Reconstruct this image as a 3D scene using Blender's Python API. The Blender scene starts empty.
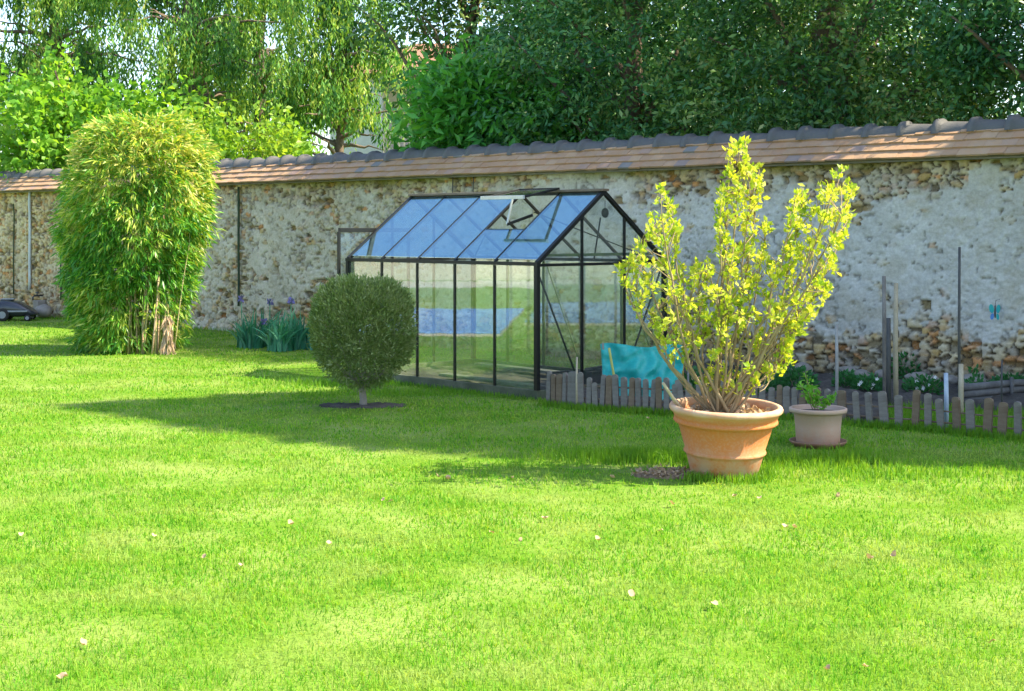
import bpy, math, random
import numpy as np
from mathutils import Vector, Matrix
random.seed(7); rng = np.random.default_rng(11)
sc = bpy.context.scene
COL = sc.collection
# ------------------------------------------------------------------ camera
F = 1450.0; HZ = 230.0; EYE = 1.7
cd = bpy.data.cameras.new('camera'); cam = bpy.data.objects.new('camera', cd); COL.objects.link(cam)
cam.location = (0, 0, EYE); cam.rotation_euler = (math.radians(90), 0, 0)
cd.sensor_width = 36; cd.lens = F/1024*36; cd.shift_y = -(345.5-HZ)/1024; cd.clip_end = 3000; cd.clip_start = .05
sc.camera = cam
def G(px, py):                       # ground point seen at a pixel of the survey photograph
    Y = F*EYE/(py-HZ); return np.array([(px-512)/F*Y, Y, 0.0])
def P(px, py, Y):
    return np.array([(px-512)/F*Y, Y, EYE-(py-HZ)/F*Y])
# ------------------------------------------------------------------ light
SUN_EL, SUN_AZ = math.radians(48), math.radians(-7)      # azimuth measured from +X towards +Y
w = bpy.data.worlds.new('World'); sc.world = w; w.use_nodes = True
nt = w.node_tree; bg = nt.nodes['Background']
sky = nt.nodes.new('ShaderNodeTexSky'); sky.sky_type = 'NISHITA'; sky.sun_disc = False
sky.sun_elevation = SUN_EL; sky.sun_rotation = math.pi/2 - SUN_AZ
sky.air_density = 1.0; sky.dust_density = 1.2; sky.ozone_density = 1.4
nt.links.new(sky.outputs[0], bg.inputs[0]); bg.inputs[1].default_value = 0.15
sl = bpy.data.lights.new('sun', 'SUN'); so = bpy.data.objects.new('sun', sl); COL.objects.link(so)
sl.energy = 4.7; sl.angle = math.radians(.55); sl.color = (1, .89, .64)
sd = Vector((math.cos(SUN_EL)*math.cos(SUN_AZ), math.cos(SUN_EL)*math.sin(SUN_AZ), math.sin(SUN_EL)))
so.rotation_euler = sd.to_track_quat('Z', 'Y').to_euler()
so.location = (30, 10, 30)
sc.view_settings.view_transform = 'Standard'; sc.view_settings.look = 'None'
sc.view_settings.exposure = 1.64; sc.view_settings.gamma = 1
sc.render.engine = 'CYCLES'
sc.cycles.transparent_max_bounces = 16
# ------------------------------------------------------------------ materials
class N:
    def __init__(s, name):
        s.m = bpy.data.materials.new(name); s.m.use_nodes = True; s.t = s.m.node_tree; s.t.nodes.clear()
        s.out = s.t.nodes.new('ShaderNodeOutputMaterial')
    def n(s, typ, ins=None, **kw):
        nd = s.t.nodes.new('ShaderNode'+typ)
        for k, v in kw.items(): setattr(nd, k, v)
        for k, v in (ins or {}).items():
            if isinstance(v, bpy.types.NodeSocket): s.t.links.new(v, nd.inputs[k])
            else: nd.inputs[k].default_value = v
        return nd
    def mix(s, f, a, b, mode='MIX'):
        nd = s.t.nodes.new('ShaderNodeMix'); nd.data_type = 'RGBA'; nd.blend_type = mode
        for i, v in ((0, f), (6, a), (7, b)):
            if isinstance(v, bpy.types.NodeSocket): s.t.links.new(v, nd.inputs[i])
            else: nd.inputs[i].default_value = v if i == 0 else (*v[:3], 1)
        return nd.outputs[2]
    def ramp(s, f, stops, interp='LINEAR'):
        nd = s.t.nodes.new('ShaderNodeValToRGB'); cr = nd.color_ramp; cr.interpolation = interp
        while len(cr.elements) < len(stops): cr.elements.new(.5)
        for e, (p, c) in zip(cr.elements, stops): e.position = p; e.color = (*c, 1) if len(c) == 3 else c
        s.t.links.new(f, nd.inputs[0]); return nd.outputs[0]
    def noise(s, scale, detail=4, rough=.55, vec=None, obj=True):
        if vec is None: vec = s.n('TexCoord').outputs['Object'] if obj else s.n('NewGeometry').outputs['Position']
        return s.n('TexNoise', {'Vector': vec, 'Scale': scale, 'Detail': detail, 'Roughness': rough}).outputs['Fac']
    def bump(s, h, strength=.4, dist=.01):
        return s.n('Bump', {'Height': h, 'Strength': strength, 'Distance': dist}).outputs[0]
    def finish(s, sh): s.t.links.new(sh, s.out.inputs[0]); return s.m

def mat_plain(name, c1, c2=None, scale=6, rough=.7, bump=.3, metallic=0, spec=.4, bscale=40, bdist=.004):
    k = N(name)
    col = k.mix(k.ramp(k.noise(scale, 6), [(.35, (0,0,0)), (.65, (1,1,1))]), c1, c2 or c1)
    col = k.mix(k.ramp(k.noise(scale*9, 3), [(.3, (0,0,0)), (.7, (.35,.35,.35))]), col, tuple(x*.6 for x in c1))
    b = k.n('BsdfPrincipled', {'Base Color': col, 'Roughness': rough, 'Metallic': metallic, 'Specular IOR Level': spec,
            'Normal': k.bump(k.noise(bscale, 5), bump, bdist)})
    return k.finish(b.outputs[0])

def mat_leaf(name, cols, trans=.4, rough=.5, spec=.3, nscale=.6, tboost=1.5, patch=None, rw=.5, nw=1.25):
    """cols: list of colours picked per leaf; broad noise shifts the choice from branch to branch"""
    k = N(name)
    r = k.n('NewGeometry').outputs['Random Per Island']
    nz = k.noise(nscale, 3, obj=False)
    f = k.n('Math', {0: r, 1: rw}, operation='MULTIPLY').outputs[0]
    g = k.n('Math', {0: nz, 1: nw}, operation='MULTIPLY').outputs[0]
    f = k.n('Math', {0: f, 1: g}, operation='ADD').outputs[0]
    f = k.n('Math', {0: f, 1: (rw+nw-1)*.5}, operation='SUBTRACT').outputs[0]
    col = k.ramp(f, [(i/(len(cols)-1), c) for i, c in enumerate(cols)])
    if patch:
        col = k.mix(k.ramp(k.noise(patch[0], 5, .6, obj=False), [(patch[1], (0,0,0)), (patch[2], (1,1,1))]), col, patch[3])
    p = k.n('BsdfPrincipled', {'Base Color': col, 'Roughness': rough, 'Specular IOR Level': spec})
    tc = k.mix(1, col, (tboost*1.15, tboost, tboost*.45), 'MULTIPLY')
    t = k.n('BsdfTranslucent', {'Color': tc})
    mx = k.n('MixShader', {0: trans, 1: p.outputs[0], 2: t.outputs[0]})
    return k.finish(mx.outputs[0])

M = {}
M['lawn_soil'] = (lambda k: k.finish(k.n('BsdfPrincipled', {'Base Color': k.mix(k.ramp(k.noise(1.1,6,.6), [(.42,(0,0,0)),(.62,(1,1,1))]),
     k.mix(k.noise(30,3), (.07,.17,.012), (.15,.25,.02)), (.20,.27,.06)), 'Roughness': .95, 'Specular IOR Level': .1,
     'Normal': k.bump(k.noise(60,4), .6, .02)}).outputs[0]))(N('lawn ground'))
M['grass'] = mat_leaf('grass blades', [(.04,.19,.012), (.085,.29,.015), (.16,.37,.020), (.26,.43,.04), (.42,.45,.15)], .45, .6, .2, 2.6, 1.2,
                      patch=(1.7,.50,.74,(.34,.42,.12)), rw=.66, nw=.7)
M['tallgrass'] = mat_leaf('tall grass', [(.08,.22,.012), (.13,.30,.02), (.22,.38,.035)], .5, .5, .3, 2, 1.3)
M['black_metal'] = mat_plain('black painted aluminium', (.006,.007,.007), (.010,.011,.011), 4, .45, .05, 0, .3)
M['olive_metal'] = mat_plain('olive green aluminium', (.09,.14,.03), (.05,.08,.03), 4, .5, .1)  # olive green for the back bars, their braces and the tie bar
M['white_metal'] = mat_plain('bare aluminium edge', (.62,.64,.62), (.5,.52,.5), 6, .35, .05, .3)
M['brown_metal'] = mat_plain('brown ridge cap', (.13,.09,.06), (.19,.14,.10), 6, .5, .1)
M['base_board'] = mat_plain('algae stained base board', (.05,.065,.035), (.15,.16,.11), 2.2, .85, .5)
def glass(name, f, tint, rough=.015, body=None, bf=0, gc=(.85,.93,1)):
    k = N(name)
    t = k.n('BsdfTransparent', {'Color': (*tint,1)})
    g = k.n('BsdfGlossy', {'Color': (gc[0],gc[1],gc[2],1), 'Roughness': rough, 'Normal': k.bump(k.noise(2.2,2), .05, .01)})
    ge = k.n('NewGeometry'); dt = k.n('VectorMath', {0: ge.outputs['Normal'], 1: ge.outputs['Incoming']}, operation='DOT_PRODUCT').outputs['Value']
    ab = k.n('Math', {0: dt}, operation='ABSOLUTE').outputs[0]; om = k.n('Math', {0: 1.0, 1: ab}, operation='SUBTRACT').outputs[0]
    p5 = k.n('Math', {0: om, 1: 5.0}, operation='POWER').outputs[0]; ff = k.n('Math', {0: p5, 1: 1-f, 2: f}, operation='MULTIPLY_ADD'); ff.use_clamp = True
    o = k.n('MixShader', {0: ff.outputs[0], 1: t.outputs[0], 2: g.outputs[0]}).outputs[0]
    if body:
        dirt = k.ramp(k.noise(3,6,.65), [(.35,(bf*.4,)*3), (.7,(bf*1.3,)*3)])
        d = k.n('BsdfDiffuse', {'Color': (*body,1)})
        tl = k.n('BsdfTranslucent', {'Color': (*body,1)})
        dd = k.n('MixShader', {0: .5, 1: d.outputs[0], 2: tl.outputs[0]})
        o = k.n('MixShader', {0: dirt, 1: o, 2: dd.outputs[0]}).outputs[0]
    return k.finish(o)
M['side_glass'] = glass('side pane', .115, (.93,.97,.93), body=(.5,.55,.45), bf=.09)
M['gable_glass'] = glass('gable pane', .05, (.95,.97,.96), body=(.5,.55,.5), bf=.04)
M['back_glass'] = glass('back pane', .12, (.88,.94,.86), body=(.45,.5,.4), bf=.08)
M['roof_glass'] = glass('roof pane', .38, (.66,.82,.90), .03, gc=(.50,.74,.84), body=(.5,.52,.5), bf=.05)
def terracotta(name, a, b, c, rough=.85):
    k = N(name)
    col = k.mix(k.ramp(k.noise(4,7,.6), [(.35,(0,0,0)),(.68,(1,1,1))]), a, b)
    z = k.n('SeparateXYZ', {0: k.n('TexCoord').outputs['Object']}).outputs[2]
    zz = k.n('Math', {0: z, 1: k.noise(7,5)}, operation='SUBTRACT').outputs[0]
    eff = k.ramp(zz, [(0.0,(0,0,0)),(.02,(0,0,0))]) 
    low = k.n('MapRange', {0: z, 1: .26, 2: 0.0, 3: 0.0, 4: 1.0}).outputs[0]
    m1 = k.n('Math', {0: low, 1: k.ramp(k.noise(9,6,.7), [(.38,(0,0,0)),(.6,(1,1,1))])}, operation='MULTIPLY').outputs[0]
    col = k.mix(m1, col, c)
    hi = k.n('MapRange', {0: z, 1: .42, 2: .49, 3: 0.0, 4: .75}).outputs[0]
    hi = k.n('Math', {0: hi, 1: k.ramp(k.noise(6,6,.7), [(.3,(.3,.3,.3)),(.6,(1,1,1))])}, operation='MULTIPLY').outputs[0]
    col = k.mix(hi, col, (.62,.48,.36))
    col = k.mix(k.ramp(k.noise(60,4), [(.45,(0,0,0)),(.75,(.3,.3,.3))]), col, c)
    return k.finish(k.n('BsdfPrincipled', {'Base Color': col, 'Roughness': rough, 'Specular IOR Level': .25,
                        'Normal': k.bump(k.noise(50,6), .35, .004)}).outputs[0])
M['terracotta'] = terracotta('orange terracotta', (.52,.165,.045), (.46,.165,.065), (.47,.35,.25))
M['beige_pot'] = terracotta('pinkish beige pot', (.42,.30,.24), (.46,.35,.28), (.45,.25,.17))
M['brown_saucer'] = mat_plain('brown saucer', (.22,.11,.07), (.3,.17,.11), 9, .7, .3)
M['soil'] = mat_plain('dark garden soil', (.055,.045,.038), (.11,.095,.08), 7, .95, .9, bscale=45, bdist=.02)
M['litter'] = mat_plain('dry leaf litter', (.17,.11,.06), (.30,.21,.13), 24, .9, .6)
M['picket'] = mat_plain('weathered grey wood', (.15,.13,.115), (.25,.225,.205), 9, .9, .7, bscale=70)
M['picket2'] = mat_plain('weathered brown wood', (.15,.10,.065), (.23,.17,.12), 9, .9, .7, bscale=70)
M['log'] = mat_plain('dark weathered log', (.11,.105,.10), (.2,.19,.185), 8, .9, .7)
M['pale_wood'] = mat_plain('pale wood stake', (.40,.33,.22), (.48,.41,.30), 8, .8, .4)
M['grey_wood'] = mat_plain('grey wood stake', (.27,.26,.24), (.36,.35,.33), 8, .85, .5)
M['dark_rod'] = mat_plain('dark metal rod', (.05,.05,.05), (.09,.085,.08), 8, .6, .2)
M['blue_white'] = mat_plain('blue white painted post', (.45,.52,.6), (.3,.37,.48), 12, .6, .3)
M['green_cane'] = mat_plain('green cane', (.02,.16,.06), (.03,.22,.09), 8, .5, .1)
M['teal'] = mat_plain('turquoise tarpaulin', (.012,.32,.29), (.02,.40,.35), 5, .45, .25, bscale=14, bdist=.02)
M['yellow_edge'] = mat_plain('yellow green hem', (.45,.48,.08), (.5,.5,.15), 6, .6, .2)
M['bark'] = mat_plain('grey brown bark', (.13,.09,.065), (.22,.17,.13), 3, .95, 1, bscale=18, bdist=.03)
M['thinbark'] = mat_plain('yellowish bark', (.27,.19,.10), (.36,.28,.17), 14, .8, .5)
M['greybark'] = mat_plain('pale grey bark', (.24,.21,.17), (.33,.30,.25), 14, .9, .6)
M['culm'] = mat_plain('bamboo culm', (.36,.36,.13), (.45,.36,.2), 5, .5, .2)
M['sheath'] = mat_plain('dry sheath', (.46,.31,.19), (.54,.40,.28), 9, .9, .4)
M['mower_black'] = mat_plain('black plastic shell', (.02,.022,.03), (.035,.04,.055), 3, .25, .05, 0, .6)
M['mower_grey'] = mat_plain('grey plastic', (.22,.24,.27), (.3,.32,.35), 5, .4, .1)
M['rubber'] = mat_plain('rubber', (.025,.025,.025), None, 8, .85, .4)
M['zinc'] = mat_plain('white pvc pipe', (.60,.64,.66), (.5,.52,.54), 4, .5, .1)
M['ivyrod'] = mat_plain('dark green stained cable', (.03,.05,.03), (.05,.08,.03), 8, .8, .4)
M['purple'] = mat_leaf('iris petal', [(.13,.11,.36),(.22,.20,.50),(.12,.15,.38)], .3, .5, .3, 3, 1)
M['iris_leaf'] = mat_leaf('iris leaf', [(.02,.15,.07),(.05,.25,.14),(.20,.42,.30)], .25, .45, .4, 2, 1.2)
M['turq'] = mat_plain('turquoise enamel', (.02,.42,.36), (.02,.33,.42), 30, .4, .1)
M['bluepaint'] = mat_plain('blue enamel', (.08,.25,.6), (.06,.2,.5), 30, .4, .1)
M['hwall'] = mat_plain('pale grey render', (.48,.49,.50), (.42,.43,.44), .6, .9, .2)
M['hwall2'] = mat_plain('beige render', (.55,.47,.38), (.5,.43,.35), .6, .9, .2)
M['hroof'] = mat_plain('brown roof tile', (.30,.15,.09), (.22,.12,.08), 2, .9, .5)
M['hwin'] = mat_plain('dark window', (.03,.04,.05), (.05,.06,.08), 2, .1, 0, 0, .8)
M['pale_wall'] = mat_plain('pale rendered wall', (.62,.55,.46), (.55,.49,.42), .8, .9, .2)
M['paving'] = mat_plain('pale paving', (.58,.54,.46), (.5,.47,.41), 3, .9, .2)
M['water'] = mat_plain('blue pool cover', (.10,.30,.80), (.11,.33,.82), 3, .35, .1)
M['rock'] = mat_plain('field stone', (.24,.21,.18), (.34,.30,.25), 9, .95, .8)
M['mortar'] = mat_plain('ridge mortar', (.42,.40,.36), (.34,.33,.30), 9, .95, .8)
M['flower'] = mat_plain('white petals', (.8,.8,.78), None, 9, .7, 0)
M['fallen'] = mat_leaf('fallen dry leaf', [(.36,.23,.14),(.50,.36,.25),(.26,.15,.08)], .2, .7, .2, 5, 1)
M['twine'] = mat_plain('pale twine', (.5,.47,.4), None, 9, .8, .2)

def tiles_mat(name, stops, rough=.9, mo=1):
    k = N(name); r = k.n('NewGeometry').outputs['Random Per Island']
    c = k.ramp(r, stops)
    c = k.mix(k.ramp(k.noise(11,6,.7), [(.4,(0,0,0)),(.75,(.4*mo,)*3)]), c, (.36,.33,.28))
    c = k.mix(k.ramp(k.noise(2.5,6,.7), [(.5,(0,0,0)),(.7,(.35*mo,)*3)]), c, (.13,.12,.10))
    return k.finish(k.n('BsdfPrincipled', {'Base Color': c, 'Roughness': rough, 'Specular IOR Level': .25, 'Normal': k.bump(k.noise(50,5), .5, .006)}).outputs[0])
M['tile'] = tiles_mat('flat clay tiles', [(0,(.38,.215,.12)),(.3,(.43,.255,.145)),(.6,(.39,.235,.135)),(.8,(.46,.29,.17)),(.94,(.35,.22,.17)),(.97,(.22,.20,.19)),(1,(.20,.19,.18))], .9, .7)
M['ridge'] = tiles_mat('half round ridge tiles', [(0,(.085,.085,.09)),(.5,(.10,.098,.10)),(1,(.125,.118,.115))], .55, .12)

def wall_mat():
    k = N('rubble stone and lime render')
    at = k.n('Attribute', attribute_name='Col').outputs['Color']
    c = k.mix(k.ramp(k.noise(28,6,.7), [(.35,(0,0,0)),(.7,(.5,.5,.5))]), at, k.mix(1, at, (.5,.47,.42), 'MULTIPLY'))
    c = k.mix(k.ramp(k.noise(75,3,.6), [(.55,(0,0,0)),(.75,(.4,.4,.4))]), c, (.6,.56,.48))
    return k.finish(k.n('BsdfPrincipled', {'Base Color': c, 'Roughness': .95, 'Specular IOR Level': .15,
        'Normal': k.bump(k.noise(40,7,.7), .8, .012)}).outputs[0])
M['wall'] = wall_mat()
# ------------------------------------------------------------------ object helpers
def tag(o, label=None, cat=None, group=None, kind=None):
    if label: o['label'] = label
    if cat: o['category'] = cat
    if group: o['group'] = group
    if kind: o['kind'] = kind
    return o
def empty(name, loc, rz=0, label=None, cat=None, group=None):
    o = bpy.data.objects.new(name, None); COL.objects.link(o); o.location = tuple(float(v) for v in loc); o.rotation_euler = (0,0,rz)
    o.empty_display_size = .1
    return tag(o, label, cat, group)
def link(name, me, mat, parent=None, smooth=False):
    o = bpy.data.objects.new(name, me); COL.objects.link(o)
    for m in (mat if isinstance(mat, (list,tuple)) else [mat]): me.materials.append(m)
    if parent: o.parent = parent
    if smooth: me.shade_smooth()
    return o
def np_mesh(name, V, faces_by_size):
    """V (n,3); faces_by_size: list of int arrays (m,k)"""
    me = bpy.data.meshes.new(name)
    V = np.asarray(V, np.float32); me.vertices.add(len(V)); me.vertices.foreach_set('co', V.ravel())
    li = np.concatenate([f.ravel() for f in faces_by_size]).astype(np.int32)
    sizes = np.concatenate([np.full(len(f), f.shape[1]) for f in faces_by_size])
    st = np.concatenate([[0], np.cumsum(sizes)[:-1]]).astype(np.int32)
    me.loops.add(len(li)); me.loops.foreach_set('vertex_index', li)
    me.polygons.add(len(sizes)); me.polygons.foreach_set('loop_start', st)
    me.update(calc_edges=True); me.validate(); return me
class MB:
    def __init__(s): s.v = []; s.f = []
    def add(s, vs, fs):
        b = len(s.v); s.v += [tuple(map(float, v)) for v in vs]; s.f += [tuple(b+i for i in f) for f in fs]
    def box(s, x0, x1, y0, y1, z0, z1, rot=None):
        vs = [(x,y,z) for z in (z0,z1) for y in (y0,y1) for x in (x0,x1)]
        if rot is not None: vs = [tuple(rot @ Vector(v)) for v in vs]
        s.add(vs, [(0,2,3,1),(4,5,7,6),(0,1,5,4),(2,6,7,3),(0,4,6,2),(1,3,7,5)]); return s
    def bar(s, a, b, w, h, up=(0,0,1)):
        a, b = Vector(map(float,a)), Vector(map(float,b)); d = (b-a).normalized(); u = Vector(up)
        if abs(d.dot(u)) > .98: u = Vector((0,1,0))
        x = d.cross(u).normalized(); y = x.cross(d).normalized()
        vs = [p + x*(sx*w/2) + y*(sy*h/2) for p in (a,b) for sx, sy in ((-1,-1),(1,-1),(1,1),(-1,1))]
        s.add(vs, [(0,1,2,3),(7,6,5,4),(0,4,5,1),(1,5,6,2),(2,6,7,3),(3,7,4,0)]); return s
    def tube(s, pts, rad, n=8):
        pts = [Vector(map(float,p)) for p in pts]; rs = rad if hasattr(rad,'__len__') else [rad]*len(pts)
        ref = Vector((.13,.97,.21)); base = len(s.v)
        for i, p in enumerate(pts):
            d = (pts[min(i+1,len(pts)-1)] - pts[max(i-1,0)]).normalized()
            x = d.cross(ref).normalized(); y = d.cross(x)
            for k in range(n):
                a = 2*math.pi*k/n; s.v.append(tuple(p + (x*math.cos(a) + y*math.sin(a))*rs[i]))
        for i in range(len(pts)-1):
            for k in range(n):
                a = base+i*n+k; b = base+i*n+(k+1)%n; s.f.append((a,b,b+n,a+n))
        s.f.append(tuple(base+k for k in reversed(range(n)))); e = base+(len(pts)-1)*n
        s.f.append(tuple(e+k for k in range(n))); return s
    def lathe(s, prof, n=64, c=(0,0)):
        base = len(s.v)
        for r, z in prof:
            for k in range(n):
                a = 2*math.pi*k/n; s.v.append((c[0]+r*math.cos(a), c[1]+r*math.sin(a), z))
        for i in range(len(prof)-1):
            for k in range(n):
                a = base+i*n+k; b = base+i*n+(k+1)%n; s.f.append((a,b,b+n,a+n))
        s.f.append(tuple(base+k for k in reversed(range(n)))); e = base+(len(prof)-1)*n
        s.f.append(tuple(e+k for k in range(n))); return s
    def build(s, name, mat, parent=None, smooth=False, bevel=0):
        me = bpy.data.meshes.new(name); me.from_pydata(s.v, [], s.f); me.update()
        o = link(name, me, mat, parent, smooth)
        if bevel:
            b = o.modifiers.new('bevel','BEVEL'); b.width = bevel; b.segments = 2; b.limit_method = 'ANGLE'
        return o
# --- numpy noise
def hash2(i, j, seed=0):
    h = (i.astype(np.int64)*374761393 + j.astype(np.int64)*668265263 + seed*1442695041) & 0xffffffff
    h = ((h ^ (h >> 13))*1274126177) & 0xffffffff; h = (h ^ (h >> 16)) & 0xffffff
    return h/float(0xffffff)
def vnoise(x, y, seed=0):
    i = np.floor(x); j = np.floor(y); fx = x-i; fy = y-j; fx = fx*fx*(3-2*fx); fy = fy*fy*(3-2*fy)
    a = hash2(i,j,seed); b = hash2(i+1,j,seed); c = hash2(i,j+1,seed); d = hash2(i+1,j+1,seed)
    return (a*(1-fx)+b*fx)*(1-fy) + (c*(1-fx)+d*fx)*fy
def fbm(x, y, seed=0, oct=4):
    s = 0; a = .5; t = 0
    for o in range(oct): s = s + a*vnoise(x*2**o, y*2**o, seed+o*17); t += a; a *= .5
    return s/t
def sstep(a, b, x): t = np.clip((x-a)/(b-a), 0, 1); return t*t*(3-2*t)
# --- leaf clouds
def rand_unit(n):
    v = rng.normal(size=(n,3)); return v/np.linalg.norm(v, axis=1)[:,None]
def leaves_mesh(name, C, D, L, W, fold=.25, droop=0.0):
    """pointed leaves: base C, direction D, length L, width W -> 6-vertex folded leaf (2 quads)"""
    n = len(C); D = D/np.linalg.norm(D, axis=1)[:,None]
    R = rand_unit(n); S = np.cross(D, R); S /= np.linalg.norm(S, axis=1)[:,None]; U = np.cross(S, D)
    L = np.broadcast_to(L, (n,))[:,None]; W = np.broadcast_to(W, (n,))[:,None]
    dr = np.zeros((n,3)); dr[:,2] = -droop
    b = C; t = C + D*L + dr*L
    m = C + D*L*.5 + dr*L*.3
    lft = m - S*W*.5 + U*W*fold; rgt = m + S*W*.5 + U*W*fold
    V = np.stack([b, rgt, t, lft], 1).reshape(-1,3)
    idx = np.arange(n)[:,None]*4
    return np_mesh(name, V, [np.concatenate([idx+np.array([0,1,2]), idx+np.array([0,2,3])])])
def curve_pts(a, b, up=.3, n=6, wob=.0):
    a = np.array(a, float); b = np.array(b, float); c = a*.5+b*.5; c[2] += up*np.linalg.norm(b-a); out = []
    for i in range(n+1):
        t = i/n; p = a*(1-t)**2 + 2*c*t*(1-t) + b*t*t
        if 0 < i < n: p = p + rng.normal(size=3)*wob
        out.append(p)
    return out
def in_poly(x, y, poly):
    ins = np.zeros(np.shape(x), bool); j = len(poly)-1
    for i in range(len(poly)):
        xi, yi = poly[i][:2]; xj, yj = poly[j][:2]
        ins ^= ((yi > y) != (yj > y)) & (x < (xj-xi)*(y-yi)/((yj-yi) or 1e-9)+xi); j = i
    return ins

# ================================================================== GREENHOUSE frame data (needed for masks)
GC = G(537, 400.5); GA = math.atan2(.685,.729); GW, GL = 1.93, 3.12; EV, RG = 1.36, 2.10
gv = np.array([math.cos(GA), math.sin(GA)]); gu = np.array([-math.sin(GA), math.cos(GA)])
def gh_local(x, y):
    dx = x-GC[0]; dy = y-GC[1]; return dx*gv[0]+dy*gv[1], dx*gu[0]+dy*gu[1]
# wall frame
W0 = G(60, 318); W1 = G(900, 384); wd = (W1-W0)[:2]; wd = wd/np.linalg.norm(wd); wn = np.array([-wd[1], wd[0]])
if wn[1] < 0: wn = -wn
WA = math.atan2(wd[1], wd[0])
def wall_s(s, off=0): p = W0[:2] + wd*s + wn*off; return np.array([p[0], p[1], 0.0])
def wall_at(px, off=0):      # s on the wall seen at pixel column px
    k = (px-512)/F; p = W0[:2]+wn*off
    s = (k*p[1]-p[0])/(wd[0]-k*wd[1]); return s
TOP = G(363, 406.5); POT = np.array([1.462, 10.0, 0]); POT2 = np.array([(818-512)/F*11.4, 11.4, 0])
fence_px = [(547,405),(575,408.5),(605,410.5),(640,412.5),(680,415),(730,416),(780,418),(830,422),(880,427),(930,431),(980,436),(1030,441),(1075,446),(1180,458)]
fence_pts = [G(*p) for p in fence_px]
bed = [G(552,399)]+[p+np.array([0,.05,0]) for p in fence_pts[1:9]]+[G(885,407),G(950,408),G(1190,422)]+[wall_s(wall_at(1330)), wall_s(wall_at(655))]+[np.array([*(GC[:2]+gv*2.1+gu*.1),0]), np.array([*(GC[:2]+gv*.1-gu*.02),0])]
# ================================================================== GROUND
gm = MB()
xs = [-400,-60,-25]+list(np.linspace(-14,14,57))+[25,60,400]; ys = [-300,-40,-8]+list(np.linspace(0,34,69))+[60,120,900]
V = [(x,y,0) for y in ys for x in xs]; nx = len(xs)
Fc = [(j*nx+i, j*nx+i+1, (j+1)*nx+i+1, (j+1)*nx+i) for j in range(len(ys)-1) for i in range(nx-1)]
gm.add(V, Fc); o = gm.build('lawn', M['lawn_soil']); tag(o, kind='structure')

def blades(name, X, Y, H, Wd, mat, lean=.35, z0=0.0):
    n = len(X); a = rng.uniform(0, 2*np.pi, n); la = rng.uniform(0, 2*np.pi, n); le = np.abs(rng.normal(0, lean, n))
    sx, sy = np.cos(a)*Wd/2, np.sin(a)*Wd/2; dx, dy = np.cos(la)*le*H, np.sin(la)*le*H
    B = np.stack([X, Y, np.full(n, z0)], 1); S = np.stack([sx, sy, np.zeros(n)], 1)
    m = B + np.stack([dx*.35, dy*.35, H*.55], 1); t = B + np.stack([dx, dy, H*np.cos(np.minimum(le,1.35))], 1)
    V = np.stack([B-S, B+S, m+S*.8, m-S*.8, t], 1).reshape(-1,3)
    i = np.arange(n)[:,None]*5
    me = np_mesh(name, V, [i+np.array([0,1,2,3]), i+np.array([3,2,4])])
    return link(name, me, mat)
def keep_mask(x, y):
    gx, gy = gh_local(x, y)
    k = ~((gx > -.04) & (gx < GW+.04) & (gy > -.04) & (gy < GL+.04))
    k &= ~in_poly(x, y, bed)
    k &= (((x-TOP[0])/.40)**2+((y-TOP[1])/.13)**2 > 1-.55*vnoise(x*9,y*9,3)-.3*rng.random(len(x)))
    k &= (x-POT[0])**2+(y-POT[1])**2 > .22**2
    k &= (x-POT2[0])**2+(y-POT2[1])**2 > .21**2
    wp = (x-W0[0])*wn[0]+(y-W0[1])*wn[1]; k &= wp < -.02
    k &= ~(((x-(POT[0]-.38))/.24)**2+((y-(POT[1]+.02))/.14)**2 < 1)
    return k
def lawn_blades():
    X=[];Y=[];Hh=[];Wd=[]
    for y0, y1, dens in [(4.4,6,5600),(6,7.5,4200),(7.5,9.5,3000),(9.5,12,1700),(12,15,1100),(15,19,700),(19,24,420),(24,32,240)]:
        hw = .353*y1+1.9; n = int((y1-y0)*2*hw*dens)
        x = rng.uniform(-hw, hw, n); y = rng.uniform(y0, y1, n); k = keep_mask(x,y); x=x[k]; y=y[k]; n=len(x)
        # thin, mown turf: sparse where the patch noise is high
        pn = fbm(x*1.3, y*1.3, 5); h = (.014+.020*rng.random(n))*(1.3-.5*sstep(.45,.7,pn)+.5*sstep(.6,.75,fbm(x*6,y*6,8)))
        kk = rng.random(n) > .35*sstep(.52,.7,pn)
        X.append(x[kk]);Y.append(y[kk]);Hh.append(h[kk]);Wd.append(np.full(kk.sum(), .0042*(.5*(y0+y1)/6)**.85))
    X,Y,Hh,Wd = map(np.concatenate,(X,Y,Hh,Wd))
    o = blades('grass', X, Y, Hh, Wd, M['grass'], 1.05); tag(o, 'short mown lawn grass, bright green with straw coloured patches', 'grass', kind='stuff')
lawn_blades()
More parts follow.
